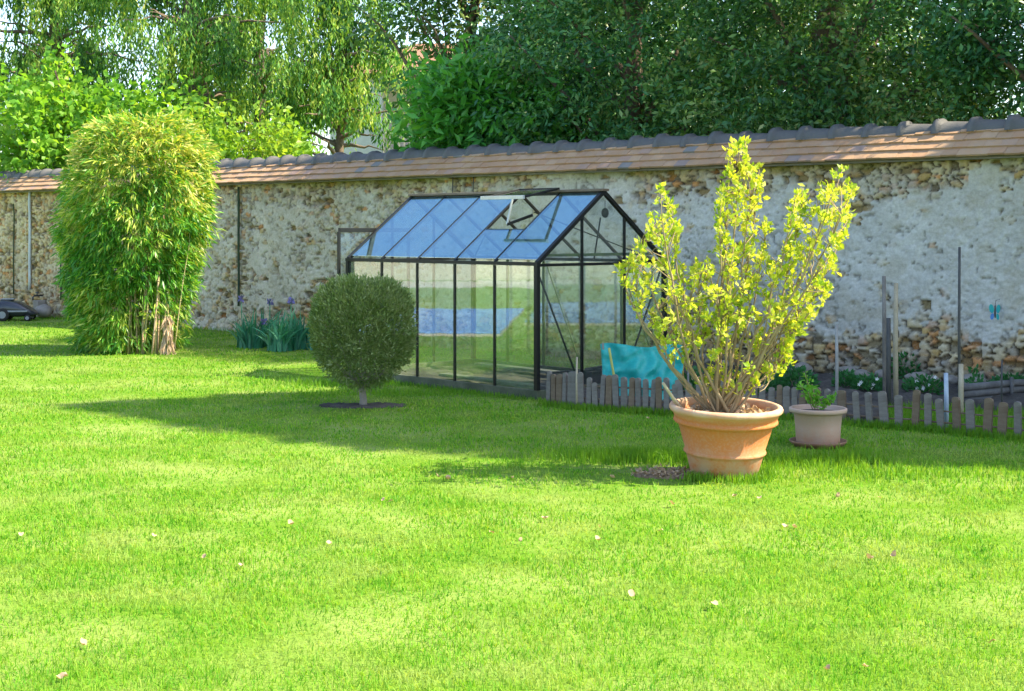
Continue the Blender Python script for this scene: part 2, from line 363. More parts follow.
def tufts():
    X=[];Y=[];Hh=[]
    def patch(cx, cy, rx, ry, n, h):
        x = rng.normal(cx, rx, n); y = rng.normal(cy, ry, n); k = keep_mask(x,y)
        X.append(x[k]);Y.append(y[k]);Hh.append(rng.uniform(.4,1,k.sum())*h)
    p = G(640,460); patch(p[0], p[1], .28, .14, 1500, .12)
    p = G(600,458); patch(p[0], p[1], .3, .12, 600, .07)
    for a in np.linspace(0, 2*np.pi, 26): patch(POT[0]+.27*math.cos(a), POT[1]+.27*math.sin(a), .05, .04, 60, .09)
    p = G(800,465); patch(p[0], p[1], .4, .18, 1800, .10)
    p = G(845,462); patch(p[0], p[1], .15, .1, 300, .15)
    p = G(900,475); patch(p[0], p[1], .5, .15, 1000, .07)
    for i in range(len(fence_pts)-1):
        a, b = fence_pts[i], fence_pts[i+1]
        for t in np.linspace(0,1,5): q = a*(1-t)+b*t; patch(q[0], q[1]-.06, .06, .05, 110, .085)
    p = G(335,385); patch(p[0], p[1], .4, .2, 900, .10)
    p = G(430,394); patch(p[0], p[1]-.0, .5, .15, 900, .07)
    for t in np.linspace(0,1,22):
        q = GC[:2]+gu*GL*t-gv*.06; patch(q[0], q[1], .05, .05, 70, .07)
    for s in np.arange(-3, 16, .35): q = wall_s(s, -.08); patch(q[0], q[1], .2, .08, 60, .10)
    p = G(960,420)
    x = rng.uniform(3.4,5.5,5000); y = rng.uniform(12.1,14.4,5000)
    k = keep_mask(x,y); X.append(x[k]);Y.append(y[k]);Hh.append(rng.uniform(.03,.1,k.sum()))
    X=np.concatenate(X);Y=np.concatenate(Y);Hh=np.concatenate(Hh)
    o = blades('long_grass', X, Y, Hh, np.full(len(X), .007), M['tallgrass'], .35)
    tag(o, 'longer uncut grass around the pots, the fence foot and the wall', 'grass', kind='stuff')
tufts()
def lumpy_patch(name, test, x0, x1, y0, y1, step, base, amp, mat, seed=0, fr=6):
    gx = np.arange(x0, x1, step); gy = np.arange(y0, y1, step); XX, YY = np.meshgrid(gx, gy)
    ins = test(XX, YY); Z = np.where(ins, base + amp*fbm(XX*fr, YY*fr, seed), -.02)
    n, m = XX.shape; idx = np.arange(n*m).reshape(n,m)
    q = np.stack([idx[:-1,:-1], idx[:-1,1:], idx[1:,1:], idx[1:,:-1]], -1).reshape(-1,4)
    anyin = ins.ravel()[q].any(1); q = q[anyin]; used, inv = np.unique(q.ravel(), return_inverse=True)
    V = np.stack([XX.ravel(), YY.ravel(), Z.ravel()],1)[used]
    o = link(name, np_mesh(name, V, [inv.reshape(-1,4)]), mat, None, True); return tag(o, kind='structure')
lumpy_patch('soil_bed', lambda x,y: in_poly(x,y,bed), 0, 9, 9, 19, .04, .0, .13, M['soil'], 2, 7)
lumpy_patch('soil_ring', lambda x,y: ((x-TOP[0])/.42)**2+((y-TOP[1])/.15)**2 < 1, TOP[0]-.6, TOP[0]+.6, TOP[1]-.5, TOP[1]+.5, .02, .004, .035, M['soil'], 4, 22)
lumpy_patch('soil_patch', lambda x,y: ((x-(POT[0]-.38))/.24)**2+((y-(POT[1]+.02))/.13)**2 < 1, POT[0]-.7, POT[0], POT[1]-.3, POT[1]+.3, .012, .004, .03, M['litter'], 5, 40)
lumpy_patch('greenhouse_floor', lambda x,y: (gh_local(x,y)[0]>.03)&(gh_local(x,y)[0]<GW-.03)&(gh_local(x,y)[1]>.03)&(gh_local(x,y)[1]<GL-.03), -2.5,2.2,14,18.6,.04,.01,.06,M['soil'],6,6)
# ================================================================== WALL
ZE = 2.47
wall = empty('stone_wall', wall_s(0), WA, 'long old rubble stone garden wall with patchy lime render and a tiled coping', 'wall')
def wall_face():
    s0, s1, st = -9.0, 27.0, .02
    gs = np.arange(s0, s1, st); gz = np.linspace(-.03, ZE, 124); S, Z = np.meshgrid(gs, gz)
    wS = S + .05*(fbm(S*5,Z*5,41)-.5)*2; wZ = Z + .035*(fbm(S*6,Z*6,43)-.5)*2
    cs, cz = .118, .066
    u = wS/cs; v = wZ/cz; u = u + .5*(np.floor(v) % 2)*0
    iu = np.floor(u); iv = np.floor(v)
    f1 = np.full(S.shape, 9.0); f2 = f1.copy(); idn = np.zeros(S.shape)
    for a in (-1,0,1):
        for b in (-1,0,1):
            ci, cj = iu+a, iv+b
            px = ci+.12+.76*hash2(ci,cj,1); py = cj+.12+.76*hash2(ci,cj,2)
            wgt = .85+.5*hash2(ci,cj,9)
            d = np.sqrt(((px-u))**2+((py-v))**2)*wgt
            i_ = hash2(ci,cj,3)
            sw = d < f1; f2 = np.where(sw, f1, np.minimum(f2, d)); idn = np.where(sw, i_, idn); f1 = np.where(sw, d, f1)
    edge = f2-f1
    # how much render has fallen off
    e = .25 + 1.3*(fbm(S*.9, Z*1.3, 71, 5)-.5)
    e += .50*sstep(2.03, 2.40, Z+.25*(fbm(S*.8,Z*0+1.0,5)-.5)*2)
    e += .75*sstep(.78, .42, Z+.35*(fbm(S*.9,Z*0+3.0,8)-.5)*2)*sstep(5.5,8.5,S) + .40*sstep(.60,.25,Z)
    e += .10*sstep(12,6,S) + .45*sstep(5.0, 2.0, S+1.2*(fbm(S*0+2,Z*1.2,9)-.5))
    e += .16*sstep(.50,.66,fbm(S*2.6+5,Z*3.1,81,4)); e -= .14*sstep(9, 13, S)*sstep(.7,.9,Z)*sstep(2.2,1.9,Z)
    pil = (np.abs(S-wall_at(985)) < .17) | (np.abs(S-(wall_at(21))) < .22)
    e = np.where(pil & (Z>.5) & (Z<2.4), e-.6, e)
    e = e + .35*(fbm(S*7, Z*7, 77, 3)-.5)
    peek = (hash2((idn*9999).astype(int), (idn*77).astype(int), 5) > .62)*1.0 + 1.35*(hash2((idn*7999).astype(int), (idn*177).astype(int), 6) > .84)
    ex = np.clip(e + .30*peek - .18, 0, 1)            # per place exposure
    ex = sstep(.28, .78, ex)
    wash = .55*sstep(.35,.65,fbm(S*6+3, Z*7, 78, 4))       # lime still clinging to the stones
    joint = sstep(.02, .17, edge + .10*(fbm(S*22,Z*22,37,3)-.5))                      # 0 in joint, 1 on stone
    lump = .006*fbm(S*9,Z*9,31)*2 + .012*fbm(S*1.5,Z*1.5,33)
    stone_h = -.068 + .070*np.sqrt(joint) + .018*(idn-.5)
    deep = (hash2((idn*5077).astype(int)+3, (idn*331).astype(int), 8) > .80) & (ex > .35)
    stone_h = np.where(deep, stone_h-.05*joint, stone_h)
    mortar_h = -.004 + .015*(fbm(S*10,Z*12,35,4)-.5)*2 - .014*(1-joint)*sstep(.45,.6,fbm(S*2,Z*2,38))
    pit = .75*sstep(.685,.77, fbm(S*15+7, Z*21, 91, 3)+.10*(fbm(S*.8,Z*.9,92)-.5)+.04*sstep(14,8,S)); mortar_h = mortar_h - .028*pit
    crack = sstep(.020,.006,np.abs(fbm(S*2.2,Z*3.2,95,4)-.5))*sstep(.5,.62,fbm(S*1.7,Z*1.7,96)); mortar_h = mortar_h - .022*crack
    h = mortar_h*(1-ex) + stone_h*ex + lump
    # surface colours: mortar warmer to the left; pits, cracks, deep stones darkened
    pal = np.array([[.52,.38,.18],[.56,.43,.23],[.48,.31,.13],[.60,.48,.29],[.58,.28,.10],[.34,.27,.18],[.60,.50,.33],[.52,.35,.14]])
    sc_ = pal[(idn*7.999).astype(int)]
    n1 = fbm(S*2.2,Z*2.2,51)[...,None]; n2 = fbm(S*14,Z*14,53)[...,None]
    wl = sstep(16,5,S)[...,None]; mort = (np.array([.57,.55,.505])*(1-wl)+np.array([.60,.54,.43])*wl)*(.78+.46*n1) + (n2-.5)*.16
    mort = mort*(1-.55*pit[...,None])*(1-.4*crack[...,None]); mort = mort*(1-.5*sstep(.55,.75,fbm(S*3,Z*4,97))[...,None]) + np.array([.46,.41,.31])*.5*sstep(.55,.75,fbm(S*3,Z*4,97))[...,None]
    mort = np.where((S<5.0)[...,None]*1.0*sstep(5,2.5,S)[...,None] > .5, mort*np.array([1.06,.98,.84]), mort)
    jcol = np.array([.10,.075,.05])*(.7+.7*n2)
    moss = sstep(ZE-.16, ZE-.03, Z + .1*(fbm(S*3,Z*3,61)-.5))[...,None]*sstep(.3,.6,fbm(S*1.1,Z*0+4,62))[...,None]
    sto = sc_*(.75+.5*n2)*joint[...,None] + jcol*(1-joint[...,None])
    sto = np.where(deep[...,None], sto*.55, sto)
    cx = (ex*(1-wash*joint*(~deep)))[...,None]; col = mort*(1-cx) + sto*cx
    foot_dark = sstep(.42,.12, Z+.2*(fbm(S*2,Z*2,63)-.5))[...,None]*sstep(8,10,S)[...,None]  # darker towards the wall foot, on the right part only
    col = col*(1-.45*foot_dark) + np.array([.08,.075,.065])*.45*foot_dark
    col = col*(1-.6*moss) + np.array([.24,.25,.06])*.6*moss
    n, m = S.shape; V = np.stack([S, -h, Z], -1).reshape(-1,3)
    idx = np.arange(n*m).reshape(n,m); q = np.stack([idx[:-1,:-1], idx[:-1,1:], idx[1:,1:], idx[1:,:-1]], -1).reshape(-1,4)
    me = np_mesh('rubble_face', V, [q])
    ca = me.color_attributes.new('Col', 'FLOAT_COLOR', 'POINT')
    ca.data.foreach_set('color', np.concatenate([np.clip(col,0,.8), np.ones((n,m,1))], -1).astype(np.float32).ravel())
    link('rubble_face', me, M['wall'], wall, True)
    MB().box(-9,27,.10,.38,-.05,ZE).build('wall_core', M['mortar'], wall)
wall_face()
def coping():
    t = MB(); tw = .175
    # four courses of flat tiles on the garden side, two on the other
    ya, za, yb, zb = -.19, ZE-.02, .185, ZE+.325
    dyv = np.array([yb-ya, zb-za]); Ln = np.linalg.norm(dyv); dv = dyv/Ln; nv = np.array([-dv[1], dv[0]])
    for side in (1,-1):
        for r in range(4):
            s = -9.0 - (r%2)*tw/2
            while s < 27:
                j = rng.normal(0,.003); a0 = Ln*r/4.0 - .012; a1 = a0+Ln/4+.055; off = .012+ .006*rng.random(); lift=.030
                thick = .024; wv = tw-.002
                pts = []
                for (aa, hh) in ((a0+j, off+lift),(a1+j, off)):
                    for th in (0, thick):
                        y = ya+dv[0]*aa+nv[0]*(hh+th); z = za+dv[1]*aa+nv[1]*(hh+th)
                        if side < 0: y = .40-(y)
                        pts.append((y,z))
                zz = rng.normal(0,.0018)
                vs = [(s+dx,y,z+zz) for dx in (0,wv) for (y,z) in pts]
                t.add(vs, [(0,1,3,2),(4,6,7,5),(0,4,5,1),(2,3,7,6),(1,5,7,3),(0,2,6,4)])
                s += tw
    t.build('roof_tiles', M['tile'], wall, bevel=0)
    c = MB(); c.add([(-9,-.15,ZE-.02),(27,-.15,ZE-.02),(27,.2,ZE+.315),(-9,.2,ZE+.315),(27,.55,ZE-.02),(-9,.55,ZE-.02)],[(0,1,2,3),(3,2,4,5),(0,5,4,1),(0,3,5),(1,4,2)])
    c.build('coping_core', M['mortar'], wall)
    # mortar bed under the ridge tiles, ragged lower edge
    g = MB(); ss = np.arange(-9,27,.05); N_ = len(ss); vs=[]
    for s in ss:
        k = .018*rng.random(); vs += [(s,.022-k,ZE+.222-k),(s,.062,ZE+.262),(s,.338,ZE+.262),(s,.378+k,ZE+.222-k)]
    g.add(vs, [(4*i+a,4*i+4+a,4*i+5+a,4*i+1+a) for i in range(N_-1) for a in range(3)]); g.build('ridge_mortar', M['mortar'], wall)
    # half round ridge tiles: slightly conical, each lapping the next with a raised collar
    meshes = []
    for q in range(5):
        b = MB(); n = 14; prof = [(-.02,.135),(-.02,.182),(.045,.184),(.062,.150),(.24,.140),(.44,.126)]
        for (x, r) in prof:
            for k in range(n+1):
                a = math.pi*k/n; b.v.append((x, -r*math.cos(a), r*.92*math.sin(a)))
        for i in range(len(prof)-1):
            for k in range(n): a = i*(n+1)+k; b.f.append((a, a+n+1, a+n+2, a+1))
        me = bpy.data.meshes.new('ridge_tile'); me.from_pydata(b.v, [], b.f); me.update(); me.shade_smooth(); me.materials.append(M['ridge']); meshes.append(me)
    s = -8.8; i = 0
    while s < 26.6:
        o = bpy.data.objects.new('ridge_tile', meshes[i%5]); COL.objects.link(o); o.parent = wall
        o.location = (s+rng.normal(0,.008), .2+rng.normal(0,.006), ZE+.275+rng.normal(0,.005)); o.rotation_euler = (rng.normal(0,.02), rng.normal(0,.012), rng.normal(0,.012))
        if rng.random() < .5: o.scale = (1, 1.03, 1.04)
        s += .42; i += 1
coping()
def wall_bits():
    def rod(px, y0, y1, r, mat, nm, wob=.006):
        s = wall_at(px, -.04); Y = wall_s(s,-.04)[1]; z0 = EYE-(y1-HZ)/F*Y; z1 = EYE-(y0-HZ)/F*Y
        pts = [(s+rng.normal(0,wob), -.045+rng.normal(0,.004), z0+(z1-z0)*t) for t in np.linspace(0,1,9)]
        MB().tube(pts, r, 8).build(nm, mat, wall, True)
    rod(239, 187, 306, .020, M['ivyrod'], 'cable'); rod(14, 204, 294, .014, M['ivyrod'], 'cable'); rod(61, 224, 300, .016, M['ivyrod'], 'cable')
    rod(30, 190, 290, .028, M['zinc'], 'drainpipe', .002)
    for px, y0, y1 in ((453,174,196),(473.5,176,195)):
        s = wall_at(px,-.05); Y = wall_s(s)[1]; z1 = EYE-(y0-HZ)/F*Y; z0 = EYE-(y1-HZ)/F*Y
        MB().tube([(s,.0,z1),(s,-.05,z1-.02),(s,-.06,z0+.05),(s+.03,-.07,z0),(s+.05,-.06,z0+.03)], .008, 6).build('wall_hook', M['dark_rod'], wall, True)
wall_bits()
# ================================================================== GREENHOUSE
def greenhouse():
    g = empty('greenhouse', GC, GA, 'black framed glass greenhouse with a pitched roof standing on the lawn before the stone wall', 'greenhouse')
    K = M['black_metal']; W, L = GW, GL; hw = W/2; BZ = .10; bays = 5; bl = L/bays
    b = MB()
    b.box(-.02,.03,-.02,L+.02,0,BZ); b.build('base_board', M['base_board'], g, bevel=.004)
    b = MB(); b.box(W-.03,W+.02,-.02,L+.02,0,BZ); b.box(.032,W-.032,-.02,.03,0,BZ-.003); b.box(.032,W-.032,L-.03,L+.02,0,BZ-.003); b.build('base_board', M['base_board'], g, bevel=.004)
    def part(nm, a, c, w, h, mat=K, up=(0,0,1)): return MB().bar(a,c,w,h,up).build(nm, mat, g, bevel=.002)
    for x, y in ((0,0),(W,0),(0,L),(W,L)): MB().box(x-.024,x+.024,y-.024,y+.024,BZ,EV).build('corner_post', K, g, bevel=.003)
    for x in (0, W):
        for i in range(1,bays):
            MB().box(x-.012,x+.012,i*bl-.014,i*bl+.014,BZ,EV-.02).build('glazing_bar', K if x == 0 else M['olive_metal'], g, bevel=.002)
        part('eave_gutter', (x,-.03,EV), (x,L+.03,EV), .05, .035)
    for y in (0, L):
        part('gable_beam', (.025,y,EV-.012), (W-.025,y,EV-.012), .022, .03)
        for k in (1,2):
            x = W*k/3; zt = EV + (RG-EV)*(1-abs(x-hw)/hw)
            MB().box(x-.013,x+.013,y-.012,y+.012,BZ,zt-.01).build('gable_mullion', K, g, bevel=.002)
        for sgn in (0,1):
            a = (0 if sgn==0 else W, y, EV+.01); part('gable_rafter', a, (hw, y, RG), .045, .04)
        if y == 0:
            part('brace', (.02,.02,EV-.06), (W/3-.02,.02,BZ+.02), .014, .016); part('brace', (W-.02,.02,EV-.06), (W*2/3+.02,.02,BZ+.02), .014, .016)
            part('tie_bar', (.15,.03,EV+.085), (W-.15,.03,EV+.085), .014, .03, M['olive_metal'])
    for x in (0, W):
        for i in range(1,bays): part('rafter', (x,i*bl,EV+.012), (hw,i*bl,RG-.005), .026, .028)
    # thin diagonal bracing under the roof and along the back
    part('brace', (W-.03,.05,EV), (hw+.2,bl*2,RG-.2), .012,.012); part('brace', (W-.03,L-.05,EV), (hw+.2,L-bl*2,RG-.2), .012,.012)
    part('brace', (W-.02,bl*.1,BZ+.05), (W-.02,bl*1.0,EV-.05), .010,.012, M['olive_metal']); part('brace', (W-.02,bl*2.9,EV-.05), (W-.02,bl*2,BZ+.05), .010,.012, M['olive_metal'])
    MB().box(hw-.05,hw+.05,-.04,L+.04,RG+.004,RG+.032).build('ridge_cap', M['brown_metal'], g, bevel=.006)
    part('ridge_beam', (hw,-.02,RG-.012),(hw,L+.02,RG-.012), .03,.03)
    # panes
    th = .003
    for i in range(bays):
        y0, y1 = i*bl+.016, (i+1)*bl-.016
        MB().box(-th,th,y0,y1,BZ+.004,EV-.022).build('side_pane', M['side_glass'], g)
        MB().box(W-th,W+th,y0,y1,BZ+.004,EV-.022).build('side_pane', M['back_glass'], g)
        for x, nm in ((0,1),(W,-1)):
            t0, t1 = .03, .965
            if x == 0 and i == 1: t1 = .45
            pa = np.array([x+(hw-x)*t0, EV+.02+(RG-EV-.01)*t0]); pb = np.array([x+(hw-x)*t1, EV+.02+(RG-EV-.01)*t1])
            vs = [(pa[0],y0,pa[1]),(pa[0],y1,pa[1]),(pb[0],y1,pb[1]),(pb[0],y0,pb[1])]
            vs += [(a,b_,c+.005) for a,b_,c in vs]
            m = MB(); m.add(vs,[(3,2,1,0),(4,5,6,7),(0,1,5,4),(1,2,6,5),(2,3,7,6),(3,0,4,7)]); m.build('roof_pane', M['roof_glass'] if x == 0 else M['gable_glass'], g)
    for y in (0, L):
        for k in range(3):
            x0, x1 = W*k/3+.018, W*(k+1)/3-.018
            if y == L and k == 1: continue          # doorway of the far gable stands open
            MB().box(x0,x1,y-th,y+th,BZ+.004,EV-.03).build('gable_pane', M['gable_glass'], g)
        # upper triangle panes
        for poly in ([(.05,EV+.02),(W/3-.016,EV+.02),(W/3-.016,EV+(RG-EV)*(2/3)-.03)], [(W/3+.016,EV+.02),(W*2/3-.016,EV+.02),(W*2/3-.016,EV+(RG-EV)*2/3-.03),(hw,RG-.05),(W/3+.016,EV+(RG-EV)*2/3-.03)], [(W*2/3+.016,EV+.02),(W-.05,EV+.02),(W*2/3+.016,EV+(RG-EV)*2/3-.03)]):
            n = len(poly); m = MB(); m.add([(x,y-th,z) for x,z in poly]+[(x,y+th,z) for x,z in poly], [tuple(range(n))[::-1], tuple(range(n,2*n))]+[(i,(i+1)%n,n+(i+1)%n,n+i) for i in range(n)])
            m.build('gable_pane', M['gable_glass'], g)
    # roof window, propped open almost level
    y0, y1 = bl+.01, bl*2-.01; xe, ze = hw-.56, RG-.085
    sr = MB().bar((hw-.02,y0,RG+.045),(xe,y0,ze+.03),.026,.024).bar((hw-.02,y1,RG+.045),(xe,y1,ze+.03),.026,.024).bar((hw-.03,y0,RG+.045),(hw-.03,y1,RG+.045),.02,.02).build('roof_window', K, g, bevel=.002)
    MB().bar((xe-.01,y0-.03,ze+.03),(xe-.01,y1+.03,ze+.03),.03,.04).build('sash_rail', M['white_metal'], sr, bevel=.003)
    m = MB(); m.add([(hw-.03,y0+.012,RG+.045),(hw-.03,y1-.012,RG+.045),(xe+.01,y1-.012,ze+.032),(xe+.01,y0+.012,ze+.032)],[(0,1,2,3)]); m.build('sash_pane', M['gable_glass'], sr)
    part('opener_arm', (hw-.42,(y0+y1)/2,ze+.02), (hw-.50,(y0+y1)/2,EV+.40), .018,.018, M['white_metal'])
    part('opener_cylinder', (hw-.50,(y0+y1)/2,EV+.40), (hw-.22,(y0+y1)/2-.1,EV+.5), .03,.03)
    part('window_sill_bar', (hw*.45,y0,EV+(RG-EV)*.46),(hw*.45,y1,EV+(RG-EV)*.46), .022,.022)
    # sliding door track and slid back door edge at the far gable
    part('door_track', (-.10,L+.05,1.70),(.95,L+.05,1.70), .03,.05)
    for x in (-.10,.93): MB().box(x-.016,x+.016,L+.035,L+.065,BZ,1.68).build('door_stile', K, g, bevel=.002)
    dp = MB().box(-.08,.91,L+.048,L+.052,BZ+.02,1.66).build('door_pane', M['gable_glass'], g)
    # round thermometer hanging in the gable
    r = Matrix.Rotation(math.pi/2,4,'X'); m = MB(); m.lathe([(.002,-.012),(.045,-.012),(.052,-.004),(.052,.006),(.044,.010),(.002,.010)],24)
    m.v = [tuple(Matrix.Translation((hw+.09,.06,RG-.22)) @ (r @ Vector(v))) for v in m.v]; t = m.build('thermometer', K, g, True)
    MB().tube([(hw+.09,.06,RG-.17),(hw+.09,.06,RG-.09)],.004,6).build('hanger', K, t)
    MB().tube([(hw+.02,.06,RG-.27),(hw-.08,.06,EV+.03)],.009,6).build('support_rod', K, g)
    return g
greenhouse()
def gl(x, y, z=0): p = GC[:2]+gv*x+gu*y; return np.array([p[0],p[1],z])
def inside():
    for i,(x,y,x2,y2) in enumerate(((.35,.3,.4,1.9),(1.5,.5,1.55,2.6))):
        a, b = gl(x,y,.085), gl(x2,y2,.095)
        o = MB().bar(a,b,.14,.03).build('plank', M['log'], bevel=.004); tag(o, ['weathered plank lying on the soil inside the greenhouse, near its long glass side','weathered plank lying on the soil inside the greenhouse, on the side of the stone wall'][i], 'plank')
    o = MB().tube([gl(.32,.35,.03), gl(.30,.30,.55), gl(.30,.28,1.0)], .010, 8).build('garden_cane', M['green_cane'], None, True)
    tag(o, 'thin green cane standing inside the greenhouse behind its front corner post', 'cane')
    for i,(x,y) in enumerate(((.75,.35),(1.1,.28),(1.4,.42))):
        t = empty('seed_tray', gl(x,y,.05), GA+.1*i, ['dark grey tray on the greenhouse floor, closest to the front corner post','dark grey tray on the greenhouse floor, middle one of three','dark grey tray on the greenhouse floor, closest to the turquoise tarpaulin'][i], 'tray', 'trays on the greenhouse floor')
        b = MB(); b.add([(-.15,-.1,0),(.15,-.1,0),(.15,.1,0),(-.15,.1,0),(-.17,-.12,.16),(.17,-.12,.16),(.17,.12,.16),(-.17,.12,.16),(-.15,-.10,.15),(.15,-.10,.15),(.15,.10,.15),(-.15,.10,.15)],[(3,2,1,0),(0,1,5,4),(1,2,6,5),(2,3,7,6),(3,0,4,7),(4,5,9,8),(5,6,10,9),(6,7,11,10),(7,4,8,11)]); b.build('tray_body', M['dark_rod'], t)
        b = MB(); b.box(-.149,.149,-.099,.099,.10,.14); b.build('tray_soil', M['soil'], t)
inside()
# ================================================================== PICKET FENCE
def fence():
    f = empty('picket_fence', fence_pts[0], 0, 'low weathered picket fence curving along the soil bed from the greenhouse corner to the right', 'fence')
    ln = [0]
    for a, b in zip(fence_pts[:-1], fence_pts[1:]): ln.append(ln[-1]+np.linalg.norm(b-a))
    def at(s):
        s = min(max(s,0),ln[-1]-1e-6); i = max(k for k in range(len(ln)-1) if ln[k] <= s); t = (s-ln[i])/(ln[i+1]-ln[i])
        return fence_pts[i]*(1-t)+fence_pts[i+1]*t, fence_pts[i+1]-fence_pts[i]
    meshes = []
    for k in range(10):
        b = MB(); wv = .026+.004*rng.random(); h = 1.0; n = 5; top = [(wv*math.cos(math.pi*i/n), h-.06+.06*math.sin(math.pi*i/n)) for i in range(n+1)]
        poly = [(-wv*(1+.1*rng.normal()),-.05),(wv,-.05)]+top; m_ = len(poly); bend = rng.normal(0,.004)
        vs = [(x+bend*z, -.012, z) for x,z in poly]+[(x+bend*z,.012,z) for x,z in poly]
        b.add(vs, [tuple(range(m_)), tuple(range(m_,2*m_))[::-1]]+[((i+1)%m_,i,m_+i,m_+(i+1)%m_) for i in range(m_)])
        me = bpy.data.meshes.new('picket'); me.from_pydata(b.v,[],b.f); me.update(); me.materials.append(M['picket'] if k < 7 else M['picket2']); meshes.append(me)
    s = 0.02; L = ln[-1]
    while s < L-.02:
        p, d = at(s); dense = p[0] < 2.9
        o = bpy.data.objects.new('picket', meshes[int(rng.integers(0 if dense else 4,8 if dense else 10))]); COL.objects.link(o); o.parent = f
        hgt = (.33-.03*min(max(p[0]-1,0),2) if dense else .31)*(1+rng.normal(0,.06)); wsc = (1.0 if dense else 1.12)*rng.uniform(.85,1.15)
        o.location = tuple(p-fence_pts[0]); o.scale = (wsc, 1.1, hgt)
        o.rotation_euler = (rng.normal(0,.04), rng.normal(0,.055 if not dense else .035), math.atan2(d[1],d[0])+rng.normal(0,.12))
        s += rng.uniform(.066,.082) if dense else rng.uniform(.115,.155)
    for z in (.10,.22):
        pts = []
        for q in np.arange(0, L, .15): p,_ = at(q); pts.append(p-fence_pts[0]+np.array([0,.022,z*(1 if p[0]<2.25 else .8)+rng.normal(0,.004)]))
        MB().tube(pts, .008, 6).build('rail', M['picket2'], f)
fence()
# ================================================================== TARPAULIN
def tarp():
    xl, xr = 603, 684; Yb = 14.2
    nU, nV = 40, 24; vs = []
    for j in range(nV+1):
        for i in range(nU+1):
            u = i/nU; v = j/nV
            px = xl + (xr-xl)*u + 3*(1-v)*0 + 6*(v-.5)*(u-.4)
            x = (px-512)/F*Yb
            top = .565 - .02*u + .015*math.sin(u*9); z = .04 + (top-.04)*v
            y = Yb + .28*(v-.3) + .05*math.sin(u*7+v*2) + .02*math.sin(u*19+v*6) + .016*math.sin(u*5-v*17) + .020*math.sin(u*31+3*math.sin(v*6)) + .012*math.sin(v*26+4*math.sin(u*8)) + .05*math.sin(math.pi*u)*math.sin(math.pi*v)*-1
            vs.append((x,y,z))
    t = MB(); t.add(vs, [(j*(nU+1)+i, j*(nU+1)+i+1, (j+1)*(nU+1)+i+1, (j+1)*(nU+1)+i) for j in range(nV) for i in range(nU)])
    root = empty('tarpaulin', ((640-512)/F*Yb, Yb, 0), 0, 'turquoise tarpaulin with a yellow hem standing behind the picket fence beside the greenhouse', 'tarpaulin')
    loc = Vector(root.location); t.v = [tuple(Vector(v)-loc) for v in t.v]
    o = t.build('sheet', M['teal'], root, True); md = o.modifiers.new('thick','SOLIDIFY'); md.thickness = .006
    h = MB(); pts = [Vector(P(603+10*v, 348+30*v, Yb-.02))-loc for v in (0,.3,.6,1)]; 
    h.tube([Vector(P(609+6*v, 348+34*v, Yb-.07))-loc for v in np.linspace(0,1,6)], .012, 6); h.build('hem', M['yellow_edge'], root, True)
    for px in (603, 688):
        q = MB(); q.tube([Vector(((px-512)/F*(Yb+.18), Yb+.18, 0))-loc, Vector(((px-512)/F*(Yb+.18), Yb+.18, .58))-loc], .011, 6); q.build('stake', M['grey_wood'], root)
tarp()
# ================================================================== STAKES
def stake(px, ytop, ybase, r, mat, label, nm='stake', tilt=0):
    b = G(px, ybase); z = EYE-(ytop-HZ)/F*b[1]
    m = MB(); m.tube([b+np.array([0,0,-.03]), b+np.array([tilt*.5,0,z*.5])+rng.normal(0,.003,3), b+np.array([tilt,0,z])], [r*1.1,r,r*.9], 8)
    o = m.build(nm, mat, None, True); return tag(o, label, 'stake', None)
stake(836.5, 325, 410, .016, M['grey_wood'], 'short grey stake in the soil bed behind the small beige pot')
stake(885, 276, 407, .020, M['picket'], 'slim grey stake left of the pale wooden one, near the wall', tilt=-.01)
stake(888.5, 318, 409, .022, M['dark_rod'], 'short blackened stake between the slim grey stake and the pale wooden one')
stake(896, 283, 406, .024, M['pale_wood'], 'pale yellowish wooden stake in the soil bed')
stake(959.5, 247, 416, .013, M['dark_rod'], 'tallest stake, a thin dark metal rod in front of the wall')
stake(961, 364, 417, .024, M['pale_wood'], 'short pale stake standing against the tall dark rod')
stake(946, 373, 429, .020, M['blue_white'], 'short bluish white post just behind the picket fence')
stake(1002, 360, 412, .009, M['dark_rod'], 'thin short black rod near the log edging at the right')
stake(577, 357, 409, .010, M['pale_wood'], 'thin pale stick rising above the pickets near the greenhouse')
# log edging
def logs():
    t = empty('log_edging', G(995,404), 0, 'stack of three dark round logs edging the raised bed at the right', 'edging')
    o = np.array(G(995,404)); a, b, c = G(960,406)-o, G(1010,401)-o, G(1060,398)-o
    for k in range(3):
        z = np.array([0,0,.04+.068*k]); MB().tube([a+z, b+z+rng.normal(0,.004,3), c+z], .034, 10).build('log', M['log'], t, True)
    for q in (a, b): MB().tube([q+np.array([0,-.05,0]), q+np.array([0,-.05,.24])], .02, 8).build('peg', M['log'], t, True)
logs()
